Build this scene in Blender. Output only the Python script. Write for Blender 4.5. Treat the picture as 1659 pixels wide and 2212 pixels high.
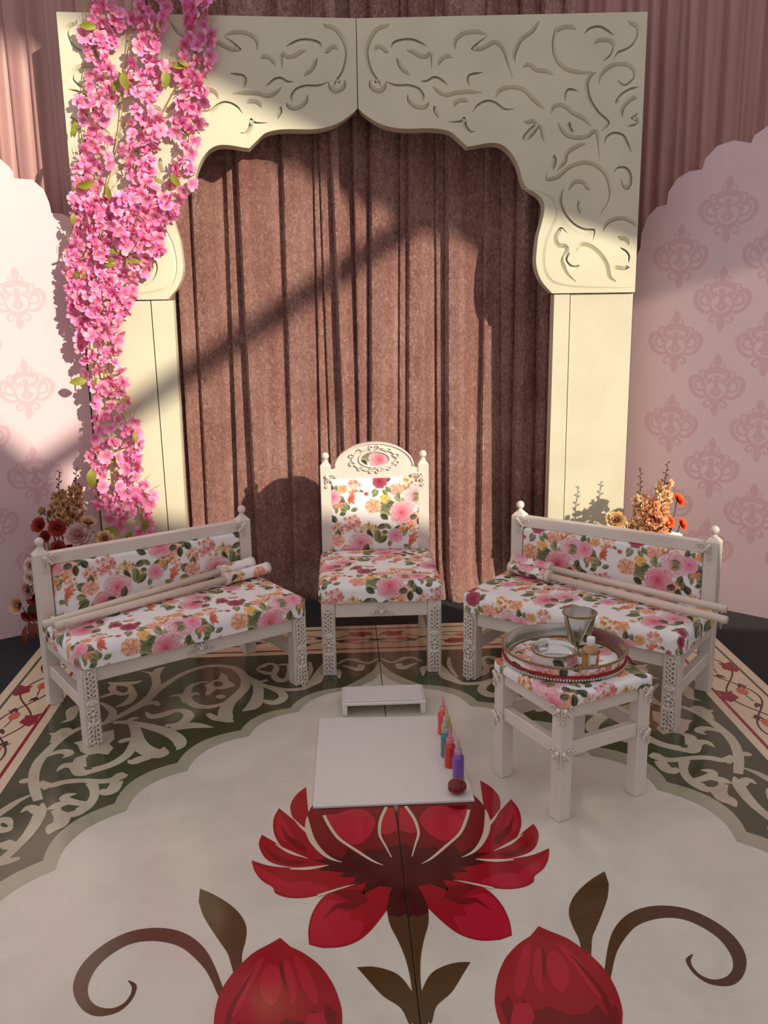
import bpy, bmesh, math, random
import numpy as np
from mathutils import Vector, Matrix
from mathutils.geometry import tessellate_polygon, delaunay_2d_cdt

for o in list(bpy.data.objects): bpy.data.objects.remove(o)
SC = bpy.context.scene
COL = SC.collection
PI = math.pi

# ------------------------------------------------------------------ camera
IMG_W, IMG_H, FPX = 1659, 2212, 2027.3
CAM = Vector((-0.13978, 0.0, 1.56))
C_R = Vector((0.99874021, -0.04795126, -0.01478736))
C_U = Vector((0.02542097, 0.22941841, 0.97299587))
C_F = Vector((0.04326388, 0.97214601, -0.23034836))
cam_d = bpy.data.cameras.new('camera')
cam_d.sensor_fit = 'HORIZONTAL'; cam_d.sensor_width = 36.0
cam_d.lens = FPX * 36.0 / IMG_W
cam_d.clip_start = 0.05; cam_d.clip_end = 200
cam_o = bpy.data.objects.new('camera', cam_d); COL.objects.link(cam_o)
M3 = Matrix((C_R, C_U, -C_F)).transposed()
cam_o.matrix_world = Matrix.Translation(CAM) @ M3.to_4x4()
SC.camera = cam_o

# ------------------------------------------------------------------ world, sun, exposure
wd = bpy.data.worlds.new('world'); SC.world = wd; wd.use_nodes = True
bg = wd.node_tree.nodes['Background']
bg.inputs['Color'].default_value = (1.0, 0.94, 0.925, 1); bg.inputs['Strength'].default_value = 0.64
SUN_D = Vector((-0.5959, 0.7120, -0.3715)).normalized()
sl = bpy.data.lights.new('sun_offscreen', 'SUN'); sl.energy = 5.0; sl.color = (1.0, 0.89, 0.68); sl.angle = math.radians(0.8)
so = bpy.data.objects.new('sun_offscreen', sl); COL.objects.link(so)
so.rotation_euler = SUN_D.to_track_quat('-Z', 'Y').to_euler(); so.location = (8, -8, 8)
vs = SC.view_settings
vs.view_transform = 'Standard'; vs.look = 'None'; vs.gamma = 1.0; vs.use_curve_mapping = False
vs.exposure = 0.0

# ------------------------------------------------------------------ photograph point -> place on a real plane
def ray(px, py):
    return C_F + C_R * ((px - IMG_W / 2) / FPX) - C_U * ((py - IMG_H / 2) / FPX)
def on_floor(px, py, z=0.0):
    d = ray(px, py); t = (z - CAM.z) / d.z
    return CAM + d * t
def on_plane(px, py, P, n):
    d = ray(px, py); t = (Vector(P) - CAM).dot(n) / d.dot(n)
    return CAM + d * t
def on_y(px, py, Y):
    return on_plane(px, py, (0, Y, 0), Vector((0, 1, 0)))

# ------------------------------------------------------------------ materials
def srgb(r, g, b):
    f = lambda c: (c / 255 / 12.92) if c / 255 <= 0.04045 else ((c / 255 + 0.055) / 1.055) ** 2.4
    return (f(r), f(g), f(b))
MATS = {}
def mat(name, col=(.8, .8, .8), rough=.5, metal=0.0, var=0.0, vscale=6.0, bump=0.0, bscale=40.0, sheen=0.0,
        coat=0.0, attr=False, trans=0.0, col2=None, stretch=None, spec=None, detail=4.0, rvar=0.0, transl=0.0):
    if name in MATS: return MATS[name]
    m = bpy.data.materials.new(name); m.use_nodes = True
    nt = m.node_tree; N = nt.nodes; L = nt.links
    b = N['Principled BSDF']
    b.inputs['Base Color'].default_value = (*col, 1); b.inputs['Roughness'].default_value = rough
    b.inputs['Metallic'].default_value = metal
    if sheen: b.inputs['Sheen Weight'].default_value = sheen; b.inputs['Sheen Roughness'].default_value = .35
    if coat: b.inputs['Coat Weight'].default_value = coat; b.inputs['Coat Roughness'].default_value = .12
    if trans: b.inputs['Transmission Weight'].default_value = trans
    if spec is not None: b.inputs['Specular IOR Level'].default_value = spec
    tc = N.new('ShaderNodeTexCoord'); mp = N.new('ShaderNodeMapping')
    L.new(tc.outputs['Object'], mp.inputs['Vector'])
    if stretch: mp.inputs['Scale'].default_value = stretch
    src = None
    if attr:
        a = N.new('ShaderNodeVertexColor'); a.layer_name = 'Col'; src = a.outputs['Color']
    if var or col2:
        n = N.new('ShaderNodeTexNoise'); n.inputs['Scale'].default_value = vscale; n.inputs['Detail'].default_value = detail
        L.new(mp.outputs['Vector'], n.inputs['Vector'])
        mx = N.new('ShaderNodeMix'); mx.data_type = 'RGBA'
        if col2:
            rp = N.new('ShaderNodeValToRGB'); rp.color_ramp.elements[0].position = .35; rp.color_ramp.elements[1].position = .65
            L.new(n.outputs['Fac'], rp.inputs['Fac']); L.new(rp.outputs['Color'], mx.inputs['Factor'])
            mx.inputs['A'].default_value = (*col, 1); mx.inputs['B'].default_value = (*col2, 1)
        else:
            mx.blend_type = 'MULTIPLY'; mx.inputs['Factor'].default_value = 1.0
            mr = N.new('ShaderNodeMapRange'); mr.inputs['From Min'].default_value = .3; mr.inputs['From Max'].default_value = .7
            mr.inputs['To Min'].default_value = 1 - var; mr.inputs['To Max'].default_value = 1 + var * .4
            L.new(n.outputs['Fac'], mr.inputs['Value'])
            if src: L.new(src, mx.inputs['A'])
            else: mx.inputs['A'].default_value = (*col, 1)
            L.new(mr.outputs['Result'], mx.inputs['B'])
        src = mx.outputs['Result']
        if rvar:
            m2 = N.new('ShaderNodeMapRange'); m2.inputs['From Min'].default_value = .3; m2.inputs['From Max'].default_value = .7
            m2.inputs['To Min'].default_value = max(.02, rough - rvar); m2.inputs['To Max'].default_value = rough + rvar
            L.new(n.outputs['Fac'], m2.inputs['Value']); L.new(m2.outputs['Result'], b.inputs['Roughness'])
    if src: L.new(src, b.inputs['Base Color'])
    if bump:
        n2 = N.new('ShaderNodeTexNoise'); n2.inputs['Scale'].default_value = bscale; n2.inputs['Detail'].default_value = 5
        L.new(mp.outputs['Vector'], n2.inputs['Vector'])
        bp = N.new('ShaderNodeBump'); bp.inputs['Strength'].default_value = bump; bp.inputs['Distance'].default_value = .004
        L.new(n2.outputs['Fac'], bp.inputs['Height']); L.new(bp.outputs['Normal'], b.inputs['Normal'])
    if transl:
        t = N.new('ShaderNodeBsdfTranslucent'); ms = N.new('ShaderNodeMixShader'); ms.inputs['Fac'].default_value = transl
        if src: L.new(src, t.inputs['Color'])
        else: t.inputs['Color'].default_value = (*col, 1)
        L.new(b.outputs['BSDF'], ms.inputs[1]); L.new(t.outputs['BSDF'], ms.inputs[2])
        L.new(ms.outputs['Shader'], N['Material Output'].inputs['Surface'])
    MATS[name] = m
    return m

def velvet():
    m = bpy.data.materials.new('crushed_velvet'); m.use_nodes = True
    nt = m.node_tree; N = nt.nodes; L = nt.links; b = N['Principled BSDF']
    tc = N.new('ShaderNodeTexCoord'); mp = N.new('ShaderNodeMapping'); mp.inputs['Scale'].default_value = (1, .4, .62)
    L.new(tc.outputs['Object'], mp.inputs['Vector'])
    n = N.new('ShaderNodeTexNoise'); n.inputs['Scale'].default_value = 84; n.inputs['Detail'].default_value = 8
    n.inputs['Roughness'].default_value = .80; n.inputs['Distortion'].default_value = .9
    L.new(mp.outputs['Vector'], n.inputs['Vector'])
    n3 = N.new('ShaderNodeTexNoise'); n3.inputs['Scale'].default_value = 5; n3.inputs['Detail'].default_value = 3
    L.new(mp.outputs['Vector'], n3.inputs['Vector'])
    ad = N.new('ShaderNodeMath'); ad.operation = 'MULTIPLY_ADD'; ad.inputs[1].default_value = .32
    L.new(n3.outputs['Fac'], ad.inputs[0]); L.new(n.outputs['Fac'], ad.inputs[2])
    rp = N.new('ShaderNodeValToRGB'); e = rp.color_ramp.elements
    e[0].position = .48; e[0].color = (.24, .085, .072, 1); e[1].position = .84; e[1].color = (.50, .265, .23, 1)
    k = e.new(.645); k.color = (.31, .118, .10, 1)
    k = e.new(.70); k.color = (.40, .175, .15, 1)
    L.new(ad.outputs[0], rp.inputs['Fac']); L.new(rp.outputs['Color'], b.inputs['Base Color'])
    mg = N.new('ShaderNodeMapRange'); mg.inputs['From Min'].default_value = .60; mg.inputs['From Max'].default_value = .82; mg.inputs['To Min'].default_value = .62; mg.inputs['To Max'].default_value = .30
    L.new(ad.outputs[0], mg.inputs['Value']); L.new(mg.outputs['Result'], b.inputs['Roughness'])
    ms = N.new('ShaderNodeMapRange'); ms.inputs['From Min'].default_value = .58; ms.inputs['From Max'].default_value = .84; ms.inputs['To Max'].default_value = .8
    L.new(ad.outputs[0], ms.inputs['Value']); L.new(ms.outputs['Result'], b.inputs['Sheen Weight']); b.inputs['Specular IOR Level'].default_value = .9; b.inputs['Sheen Roughness'].default_value = .4
    b.inputs['Sheen Tint'].default_value = (1, .72, .66, 1)
    bp = N.new('ShaderNodeBump'); bp.inputs['Strength'].default_value = 1.0; bp.inputs['Distance'].default_value = .012
    L.new(n.outputs['Fac'], bp.inputs['Height']); L.new(bp.outputs['Normal'], b.inputs['Normal'])
    # flattened pile is glossy: it catches the light where the crushed nap turns towards it
    gl = N.new('ShaderNodeBsdfGlossy'); gl.inputs['Color'].default_value = (.80, .56, .50, 1); gl.inputs['Roughness'].default_value = .42
    L.new(bp.outputs['Normal'], gl.inputs['Normal'])
    gf = N.new('ShaderNodeMapRange'); gf.inputs['From Min'].default_value = .62; gf.inputs['From Max'].default_value = .78; gf.inputs['To Max'].default_value = .55
    L.new(ad.outputs[0], gf.inputs['Value'])
    mx = N.new('ShaderNodeMixShader'); L.new(gf.outputs['Result'], mx.inputs['Fac']); L.new(b.outputs['BSDF'], mx.inputs[1]); L.new(gl.outputs['BSDF'], mx.inputs[2])
    L.new(mx.outputs['Shader'], N['Material Output'].inputs['Surface'])
    return m

def marble(name, c1, c2, c3, rough=.15):
    m = bpy.data.materials.new(name); m.use_nodes = True
    nt = m.node_tree; N = nt.nodes; L = nt.links; b = N['Principled BSDF']
    tc = N.new('ShaderNodeTexCoord')
    def noise(sc, det, rgh, mscale=(1, 1, 1), rot=0, dist=0):
        mp = N.new('ShaderNodeMapping'); mp.inputs['Scale'].default_value = mscale; mp.inputs['Rotation'].default_value = (0, 0, rot); L.new(tc.outputs['Object'], mp.inputs['Vector'])
        n = N.new('ShaderNodeTexNoise'); n.inputs['Scale'].default_value = sc; n.inputs['Detail'].default_value = det; n.inputs['Roughness'].default_value = rgh; n.inputs['Distortion'].default_value = dist
        L.new(mp.outputs['Vector'], n.inputs['Vector']); return n.outputs['Fac']
    def ramp(f, a, b_):
        r = N.new('ShaderNodeMapRange'); r.inputs['From Min'].default_value = a; r.inputs['From Max'].default_value = b_; L.new(f, r.inputs['Value']); return r.outputs['Result']
    def mix(f, A, B):
        x = N.new('ShaderNodeMix'); x.data_type = 'RGBA'; L.new(f, x.inputs['Factor'])
        for k, v in (('A', A), ('B', B)):
            if isinstance(v, tuple): x.inputs[k].default_value = (*v, 1)
            else: L.new(v, x.inputs[k])
        return x.outputs['Result']
    c = mix(ramp(noise(2.2, 6, .6, dist=.6), .42, .62), c1, c2)
    c = mix(ramp(noise(3.1, 4, .5, (1, .7, 1), .7), .50, .68), c, c3)
    sc = [ramp(noise(7, 3, .5, ms, rt), .685, .73) for ms, rt in (((1.2, 26, 1), .5), ((1.0, 30, 1), -1.1))]
    for f in sc:
        g = N.new('ShaderNodeMath'); g.operation = 'MULTIPLY'; g.inputs[1].default_value = .26; L.new(f, g.inputs[0]); c = mix(g.outputs[0], c, tuple(v * .52 for v in c2))
    L.new(c, b.inputs['Base Color']); L.new(ramp(noise(5, 6, .6), 0, 1), b.inputs['Roughness'])
    r = N.new('ShaderNodeMapRange'); r.inputs['To Min'].default_value = rough - .08; r.inputs['To Max'].default_value = rough + .14; L.new(noise(5, 6, .6), r.inputs['Value']); L.new(r.outputs['Result'], b.inputs['Roughness'])
    b.inputs['Coat Weight'].default_value = .15; b.inputs['Coat Roughness'].default_value = .1
    MATS[name] = m
    return m
CREAM = mat('cream_paint', (.675, .63, .485), .5, var=.10, vscale=3, bump=.12, bscale=25)
FURN = mat('furniture_paint', (.715, .635, .585), .42, var=.07, vscale=9, bump=.12, bscale=60, stretch=(1, 1, .3))
VELVET = velvet()
SATIN = mat('pink_satin', (.45, .235, .225), .42, var=.16, vscale=4, sheen=.25, bump=.08, bscale=14, stretch=(3, 3, .4))
PANEL = mat('pink_panel', (.705, .51, .56), .5, var=.03, vscale=3)
DAMASK = mat('damask_print', (.63, .395, .455), .5)
CARPET = mat('charcoal_carpet', (.022, .021, .026), .95, var=.5, vscale=220, bump=.8, bscale=300)
MARBLE = marble('printed_marble', (.675, .635, .565), (.595, .545, .48), (.685, .60, .55))
STEEL = mat('steel', (.56, .56, .55), .14, metal=1.0)
DSTEEL = mat('dull_steel', (.42, .39, .36), .30, metal=1.0)
BRASS = mat('antique_brass', (.36, .24, .11), .38, metal=.9)
PEARL = mat('pearl', (.62, .57, .50), .22, metal=.35)
PRINT = mat('floral_print', attr=True, rough=.62, bump=.10, bscale=500)
PRINT_G = mat('glossy_floral_print', attr=True, rough=.3)

# ------------------------------------------------------------------ objects
def put(o, label=None, cat=None, group=None, kind=None):
    if label: o['label'] = label
    if cat: o['category'] = cat
    if group: o['group'] = group
    if kind: o['kind'] = kind
    return o
def thing(name, label, cat, loc=(0, 0, 0), rz=0.0, group=None, kind=None):
    o = bpy.data.objects.new(name, None); COL.objects.link(o)
    o.empty_display_size = .1; o.location = loc; o.rotation_euler = (0, 0, rz)
    return put(o, label, cat, group, kind)

def ccw(p):
    a = sum(p[i - 1][0] * p[i][1] - p[i][0] * p[i - 1][1] for i in range(len(p)))
    return None if abs(a) < 1e-9 else (list(p) if a > 0 else list(p)[::-1])
class MB:
    """collects shapes into one mesh"""
    def __init__(s): s.v = []; s.f = []; s.c = []; s.sm = []
    def add(s, vs, fs, smooth=False, col=None):
        k = len(s.v)
        s.v += [tuple(p) for p in vs]
        s.f += [tuple(i + k for i in f) for f in fs]; s.sm += [smooth] * len(fs)
        if col is None: s.c += [(1, 1, 1)] * len(vs)
        elif len(col) and hasattr(col[0], '__len__'): s.c += [tuple(c) for c in col]
        else: s.c += [tuple(col)] * len(vs)
        return s
    def box(s, lo, hi, bev=0.0, M=None, col=None):
        lo = Vector(lo); hi = Vector(hi)
        if bev <= 0:
            vs = [(x, y, z) for x in (lo.x, hi.x) for y in (lo.y, hi.y) for z in (lo.z, hi.z)]
            fs = [(0, 1, 3, 2), (4, 6, 7, 5), (0, 4, 5, 1), (2, 3, 7, 6), (0, 2, 6, 4), (1, 5, 7, 3)]
        else:
            b = bev; vs = []; idx = {}
            for i, x in enumerate((lo.x, hi.x)):
                for j, y in enumerate((lo.y, hi.y)):
                    for k, z in enumerate((lo.z, hi.z)):
                        sx, sy, sz = (1, -1)[i], (1, -1)[j], (1, -1)[k]
                        for a in range(3):
                            p = [x + sx * b, y + sy * b, z + sz * b]; p[a] = (x, y, z)[a]
                            idx[i, j, k, a] = len(vs); vs.append(tuple(p))
            fs = []
            for a in range(3):
                o1, o2 = [q for q in range(3) if q != a]
                for t in (0, 1):
                    q = []
                    for u, w in ((0, 0), (1, 0), (1, 1), (0, 1)):
                        c = [0, 0, 0]; c[a] = t; c[o1] = u; c[o2] = w; q.append(idx[(*c, a)])
                    fs.append(q)
                for u in (0, 1):
                    for w in (0, 1):
                        c0 = [0, 0, 0]; c1 = [0, 0, 0]; c0[a] = 0; c1[a] = 1
                        for c in (c0, c1): c[o1] = u; c[o2] = w
                        fs.append([idx[(*c0, o1)], idx[(*c1, o1)], idx[(*c1, o2)], idx[(*c0, o2)]])
            for i in (0, 1):
                for j in (0, 1):
                    for k in (0, 1): fs.append([idx[i, j, k, a] for a in range(3)])
        if M is not None: vs = [M @ Vector(p) for p in vs]
        return s.add(vs, fs, False, col)
    def lathe(s, prof, n=24, c=(0, 0, 0), M=None, smooth=True, colf=None):
        vs = []; cs = []
        for (r_, z) in prof:
            for k in range(n):
                a = 2 * PI * k / n; vs.append(Vector((c[0] + r_ * math.cos(a), c[1] + r_ * math.sin(a), c[2] + z)))
        m = len(prof); fs = []
        for i in range(m - 1):
            for k in range(n):
                fs.append((i * n + k, i * n + (k + 1) % n, (i + 1) * n + (k + 1) % n, (i + 1) * n + k))
        if prof[0][0] > 1e-5: fs.append(tuple(range(n))[::-1])
        if prof[-1][0] > 1e-5: fs.append(tuple((m - 1) * n + k for k in range(n)))
        if M is not None: vs = [M @ p for p in vs]
        return s.add(vs, fs, smooth, colf)
    def tube(s, pts, rad, n=6, closed=False, col=None, cap=True):
        pts = [Vector(p) for p in pts]; m = len(pts)
        rr = rad if hasattr(rad, '__len__') else [rad] * m
        vs = []; up = Vector((.13, .31, .94)); prev = None
        for i, p in enumerate(pts):
            t = (pts[(i + 1) % m] - pts[i - 1]) if closed else (pts[min(i + 1, m - 1)] - pts[max(i - 1, 0)])
            if t.length < 1e-9: t = Vector((0, 0, 1))
            t.normalize()
            if prev is None: a = t.cross(up); a = a if a.length > 1e-4 else t.cross(Vector((1, 0, 0)))
            else: a = prev - t * prev.dot(t)
            a.normalize(); b = t.cross(a); prev = a
            for k in range(n):
                th = 2 * PI * k / n; vs.append(p + (a * math.cos(th) + b * math.sin(th)) * rr[i])
        fs = []
        for i in range(m if closed else m - 1):
            j = (i + 1) % m
            for k in range(n): fs.append((i * n + k, i * n + (k + 1) % n, j * n + (k + 1) % n, j * n + k))
        if cap and not closed: fs.append(tuple(range(n))[::-1]); fs.append(tuple((m - 1) * n + k for k in range(n)))
        return s.add(vs, fs, True, col)
    def blob(s, c, r, M=None, nu=8, nv=5, col=None):
        r = r if hasattr(r, '__len__') else (r, r, r)
        vs = [Vector((0, 0, -r[2]))]
        for j in range(1, nv):
            ph = -PI / 2 + PI * j / nv
            for k in range(nu):
                a = 2 * PI * k / nu
                vs.append(Vector((r[0] * math.cos(ph) * math.cos(a), r[1] * math.cos(ph) * math.sin(a), r[2] * math.sin(ph))))
        vs.append(Vector((0, 0, r[2]))); fs = []
        for k in range(nu):
            fs.append((0, 1 + (k + 1) % nu, 1 + k)); b = 1 + (nv - 2) * nu
            fs.append((b + k, b + (k + 1) % nu, len(vs) - 1))
        for j in range(nv - 2):
            for k in range(nu):
                q = 1 + j * nu; fs.append((q + k, q + (k + 1) % nu, q + nu + (k + 1) % nu, q + nu + k))
        if M is not None: vs = [M @ p for p in vs]
        vs = [p + Vector(c) for p in vs]
        return s.add(vs, fs, True, col)
    def prism(s, poly, f, t0, t1, col=None, cap0=True, cap1=True):
        """2-D outline; f(u, w, t) -> point; faces at t0 (front) and t1 (back)"""
        n = len(poly)
        vs = [f(u, w, t0) for u, w in poly] + [f(u, w, t1) for u, w in poly]
        tri = tessellate_polygon([[Vector((u, w, 0)) for u, w in poly]])
        fs = []
        if cap0: fs += [tuple(t) for t in tri]
        if cap1: fs += [tuple(i + n for i in t[::-1]) for t in tri]
        fs += [(i, (i + 1) % n, n + (i + 1) % n, n + i) for i in range(n)]
        return s.add(vs, fs, False, col)
    def flat(s, poly, z, col=None):
        tri = tessellate_polygon([[Vector((u, w, 0)) for u, w in poly]])
        fs = []
        for t in tri:
            a, b, c = [poly[i] for i in t]
            fs.append(tuple(t) if (b[0] - a[0]) * (c[1] - a[1]) - (b[1] - a[1]) * (c[0] - a[0]) > 0 else tuple(t[::-1]))
        return s.add([(u, w, z) for u, w in poly], fs, False, col)
    def ribbon(s, pts, ws, z, col=None):
        L_ = []; R_ = []
        for i, p in enumerate(pts):
            a = pts[max(i - 1, 0)]; b = pts[min(i + 1, len(pts) - 1)]
            t = Vector((b[0] - a[0], b[1] - a[1])); t = t.normalized() if t.length > 1e-9 else Vector((1, 0))
            n = Vector((-t.y, t.x)) * ws[i] / 2
            L_.append((p[0] + n.x, p[1] + n.y, z)); R_.append((p[0] - n.x, p[1] - n.y, z))
        m = len(pts)
        return s.add(L_ + R_, [(i, m + i, m + i + 1, i + 1) for i in range(m - 1)], False, col)
    def union_flat(s, polys, z):
        """all outlines laid together as one layer without overlaps"""
        V = []; F = []
        for p in polys:
            for q in ([p] if len(p) != 4 else ([p[0], p[1], p[2]], [p[0], p[2], p[3]])):
                q = ccw(q)
                if q is None: continue
                b = len(V); V += [Vector((a[0], a[1])) for a in q]; F.append(list(range(b, b + len(q))))
        vo, _, fo, _, _, of = delaunay_2d_cdt(V, [], F, 1, 1e-6, True)
        fs = []
        for t, o_ in zip(fo, of):
            if not o_: continue
            a, b, c = [vo[i] for i in t]
            fs.append(tuple(t) if (b.x - a.x) * (c.y - a.y) - (b.y - a.y) * (c.x - a.x) > 0 else tuple(t[::-1]))
        return s.add([(v.x, v.y, z) for v in vo], fs)
    def mesh(s, name, material, cols=False, fix=False):
        me = bpy.data.meshes.new(name)
        me.from_pydata(s.v, [], s.f)
        me.polygons.foreach_set('use_smooth', s.sm)
        if cols:
            a = me.color_attributes.new('Col', 'FLOAT_COLOR', 'POINT')
            arr = np.ones((len(s.v), 4), dtype=np.float32); arr[:, :3] = np.array(s.c, dtype=np.float32)
            a.data.foreach_set('color', arr.ravel())
        if fix:
            bm = bmesh.new(); bm.from_mesh(me); bmesh.ops.recalc_face_normals(bm, faces=bm.faces); bm.to_mesh(me); bm.free()
        me.materials.append(material); me.update()
        return me
    def build(s, name, material, parent=None, cols=False, fix=True):
        return obj(name, s.mesh(name, material, cols, fix), parent)
def obj(name, me, parent=None, loc=None, rot=None, scale=None):
    o = bpy.data.objects.new(name, me); COL.objects.link(o)
    if parent is not None: o.parent = parent
    if loc is not None: o.location = loc
    if rot is not None: o.rotation_euler = rot
    if scale is not None: o.scale = scale if hasattr(scale, '__len__') else (scale,) * 3
    return o
def grid_mesh(name, P, material, cols=None, smooth=True, flip=False):
    """P: (n, m, 3) numpy array of points"""
    n, m = P.shape[:2]; me = bpy.data.meshes.new(name)
    i = np.arange(n * m).reshape(n, m)
    q = np.stack([i[:-1, :-1], i[1:, :-1], i[1:, 1:], i[:-1, 1:]], -1).reshape(-1, 4)
    if flip: q = q[:, ::-1]
    me.vertices.add(n * m); me.vertices.foreach_set('co', P.reshape(-1).astype(np.float32))
    k = len(q); me.loops.add(k * 4); me.loops.foreach_set('vertex_index', q.ravel().astype(np.int32))
    me.polygons.add(k); me.polygons.foreach_set('loop_start', np.arange(0, k * 4, 4, dtype=np.int32))
    me.polygons.foreach_set('use_smooth', np.full(k, smooth))
    me.update(calc_edges=True)
    if cols is not None:
        a = me.color_attributes.new('Col', 'FLOAT_COLOR', 'POINT')
        arr = np.ones((n * m, 4), dtype=np.float32); arr[:, :3] = cols.reshape(-1, 3)
        a.data.foreach_set('color', arr.ravel())
    me.materials.append(material)
    return me
def rib(pts, ws):
    """outline quads of a stroke of varying width"""
    L_ = []; R_ = []
    for i, p in enumerate(pts):
        a = pts[max(i - 1, 0)]; b = pts[min(i + 1, len(pts) - 1)]
        t = Vector((b[0] - a[0], b[1] - a[1])); t = t.normalized() if t.length > 1e-9 else Vector((1, 0))
        n = Vector((-t.y, t.x)) * ws[i] / 2
        L_.append((p[0] + n.x, p[1] + n.y)); R_.append((p[0] - n.x, p[1] - n.y))
    return [[L_[i], R_[i], R_[i + 1], L_[i + 1]] for i in range(len(pts) - 1)]
def smooth_path(pts, per=6, closed=False):
    """Catmull-Rom through points of any dimension"""
    P = [np.array(p, float) for p in pts]; n = len(P); out = []
    for i in range(n if closed else n - 1):
        if closed: p0, p1, p2, p3 = P[i - 1], P[i], P[(i + 1) % n], P[(i + 2) % n]
        else: p0, p1, p2, p3 = P[max(i - 1, 0)], P[i], P[i + 1], P[min(i + 2, n - 1)]
        for k in range(per):
            t = k / per
            out.append(.5 * ((2 * p1) + (-p0 + p2) * t + (2 * p0 - 5 * p1 + 4 * p2 - p3) * t * t + (-p0 + 3 * p1 - 3 * p2 + p3) * t ** 3))
    if not closed: out.append(P[-1])
    return [tuple(p) for p in out]
def spiral(c, r0, r1, a0, turns, n=18):
    return [(c[0] + (r0 + (r1 - r0) * k / n) * math.cos(a0 + turns * 2 * PI * k / n),
             c[1] + (r0 + (r1 - r0) * k / n) * math.sin(a0 + turns * 2 * PI * k / n)) for k in range(n + 1)]
# ------------------------------------------------------------------ the floral cloth: one printed repeat, painted once
TS = 640; TILE_M = 0.43
rng = np.random.default_rng(7)
TILE = np.empty((TS, TS, 3)); TILE[:] = (238, 234, 237)
def stamp(cx, cy, R, fn):
    """fn(dx, dy) -> (alpha, rgb) on a window of radius R around (cx, cy); wraps at the tile edge"""
    r_ = int(R * TS) + 2; X = int(cx * TS); Y = int(cy * TS)
    ii = np.arange(-r_, r_ + 1)
    dx, dy = np.meshgrid((ii + X - cx * TS) / TS, (ii + Y - cy * TS) / TS)
    a, c = fn(dx, dy); a = np.clip(a, 0, 1)[..., None]
    yy = np.mod(ii + Y, TS)[:, None]; xx = np.mod(ii + X, TS)[None, :]
    TILE[yy, xx] = TILE[yy, xx] * (1 - a) + np.asarray(c) * a
def soft(d, w=.004): return np.clip(.5 - d / w, 0, 1)
def p_leaf(cx, cy, ln, wd, ang, col=(96, 108, 62)):
    ca, sa = math.cos(ang), math.sin(ang); j = rng.uniform(-14, 14)
    def fn(dx, dy):
        u = (dx * ca + dy * sa) / ln; w = (-dx * sa + dy * ca)
        half = wd * np.clip(np.sin(PI * np.clip(u, 0, 1)) ** .8, 0, 1)
        a = soft(np.abs(w) - half) * ((u > 0) & (u < 1))
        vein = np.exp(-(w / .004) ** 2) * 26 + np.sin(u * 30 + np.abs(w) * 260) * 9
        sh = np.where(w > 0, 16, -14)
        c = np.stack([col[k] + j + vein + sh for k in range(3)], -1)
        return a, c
    stamp(cx, cy, ln + .01, fn)
def p_leaves(cx, cy, r, n, cols, s=.07, a0=None):
    for k in range(n):
        a = (a0 if a0 is not None else rng.uniform(0, 6.28)) + k * 6.28 / n + rng.uniform(-.4, .4)
        p_leaf(cx + r * math.cos(a), cy + r * math.sin(a), s * rng.uniform(.95, 1.45), s * .34, a + rng.uniform(-.5, .5), cols[k % len(cols)])
def p_petal(cx, cy, R, ang, wid, c_in, c_out, edge=None, shade=0.0):
    """a round petal hung at (cx, cy), reaching R outward; shade darkens what lies just under its rim"""
    ca, sa = math.cos(ang), math.sin(ang); ox, oy = cx + ca * R * .5, cy + sa * R * .5
    j = rng.uniform(-8, 8); w1, w2 = rng.uniform(0, 6, 2)
    def geo(dx, dy):
        u = dx * ca + dy * sa; w = -dx * sa + dy * ca
        th = np.arctan2(w, u)
        return u, w, np.sqrt((u / (R * .55)) ** 2 + (w / wid) ** 2) * (1 + .06 * np.sin(th * 5 + w1) + .05 * np.sin(th * 9 + w2))
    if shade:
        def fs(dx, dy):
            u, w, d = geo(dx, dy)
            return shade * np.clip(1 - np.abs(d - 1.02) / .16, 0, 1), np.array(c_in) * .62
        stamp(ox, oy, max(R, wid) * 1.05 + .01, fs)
    def fn(dx, dy):
        u, w, d = geo(dx, dy)
        a = soft((d - 1) * R * .5, .003)
        t = np.clip((u / (R * .55) + 1) / 2, 0, 1)[..., None] ** .8
        c = np.array(c_in) * (1 - t) + np.array(c_out) * t + j
        ed = np.clip((d - .78) / .2, 0, 1)[..., None]
        if edge is not None: c = c * (1 - ed) + np.array(edge) * ed
        c = c + (np.sin(w * 420 + j) * 6)[..., None]
        return a, c
    stamp(ox, oy, max(R, wid) * .9 + .01, fn)
def p_rose(cx, cy, r, light, mid, dark):
    light, mid, dark = map(np.array, (light, mid, dark))
    for ring, (rr, n, w) in enumerate(((1.04, 8, .46), (.88, 6, .44), (.74, 6, .38), (.60, 5, .34), (.47, 5, .28), (.35, 4, .23), (.24, 4, .17), (.15, 3, .12))):
        a0 = rng.uniform(0, 6.28); t = ring / 7
        for k in range(n):
            a = a0 + k * 6.28 / n + rng.uniform(-.15, .15)
            ci = dark * (.55 + .4 * t) + mid * (.45 - .4 * t)
            co = light * (1 - t * .95) + mid * t * .95 - np.array((0, 34, 26)) * t
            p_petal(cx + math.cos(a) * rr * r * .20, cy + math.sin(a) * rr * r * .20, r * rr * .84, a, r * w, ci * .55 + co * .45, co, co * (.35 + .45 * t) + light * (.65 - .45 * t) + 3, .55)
    p_petal(cx - r * .04, cy, r * .11, rng.uniform(0, 6), r * .07, dark * .8, dark)
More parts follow.
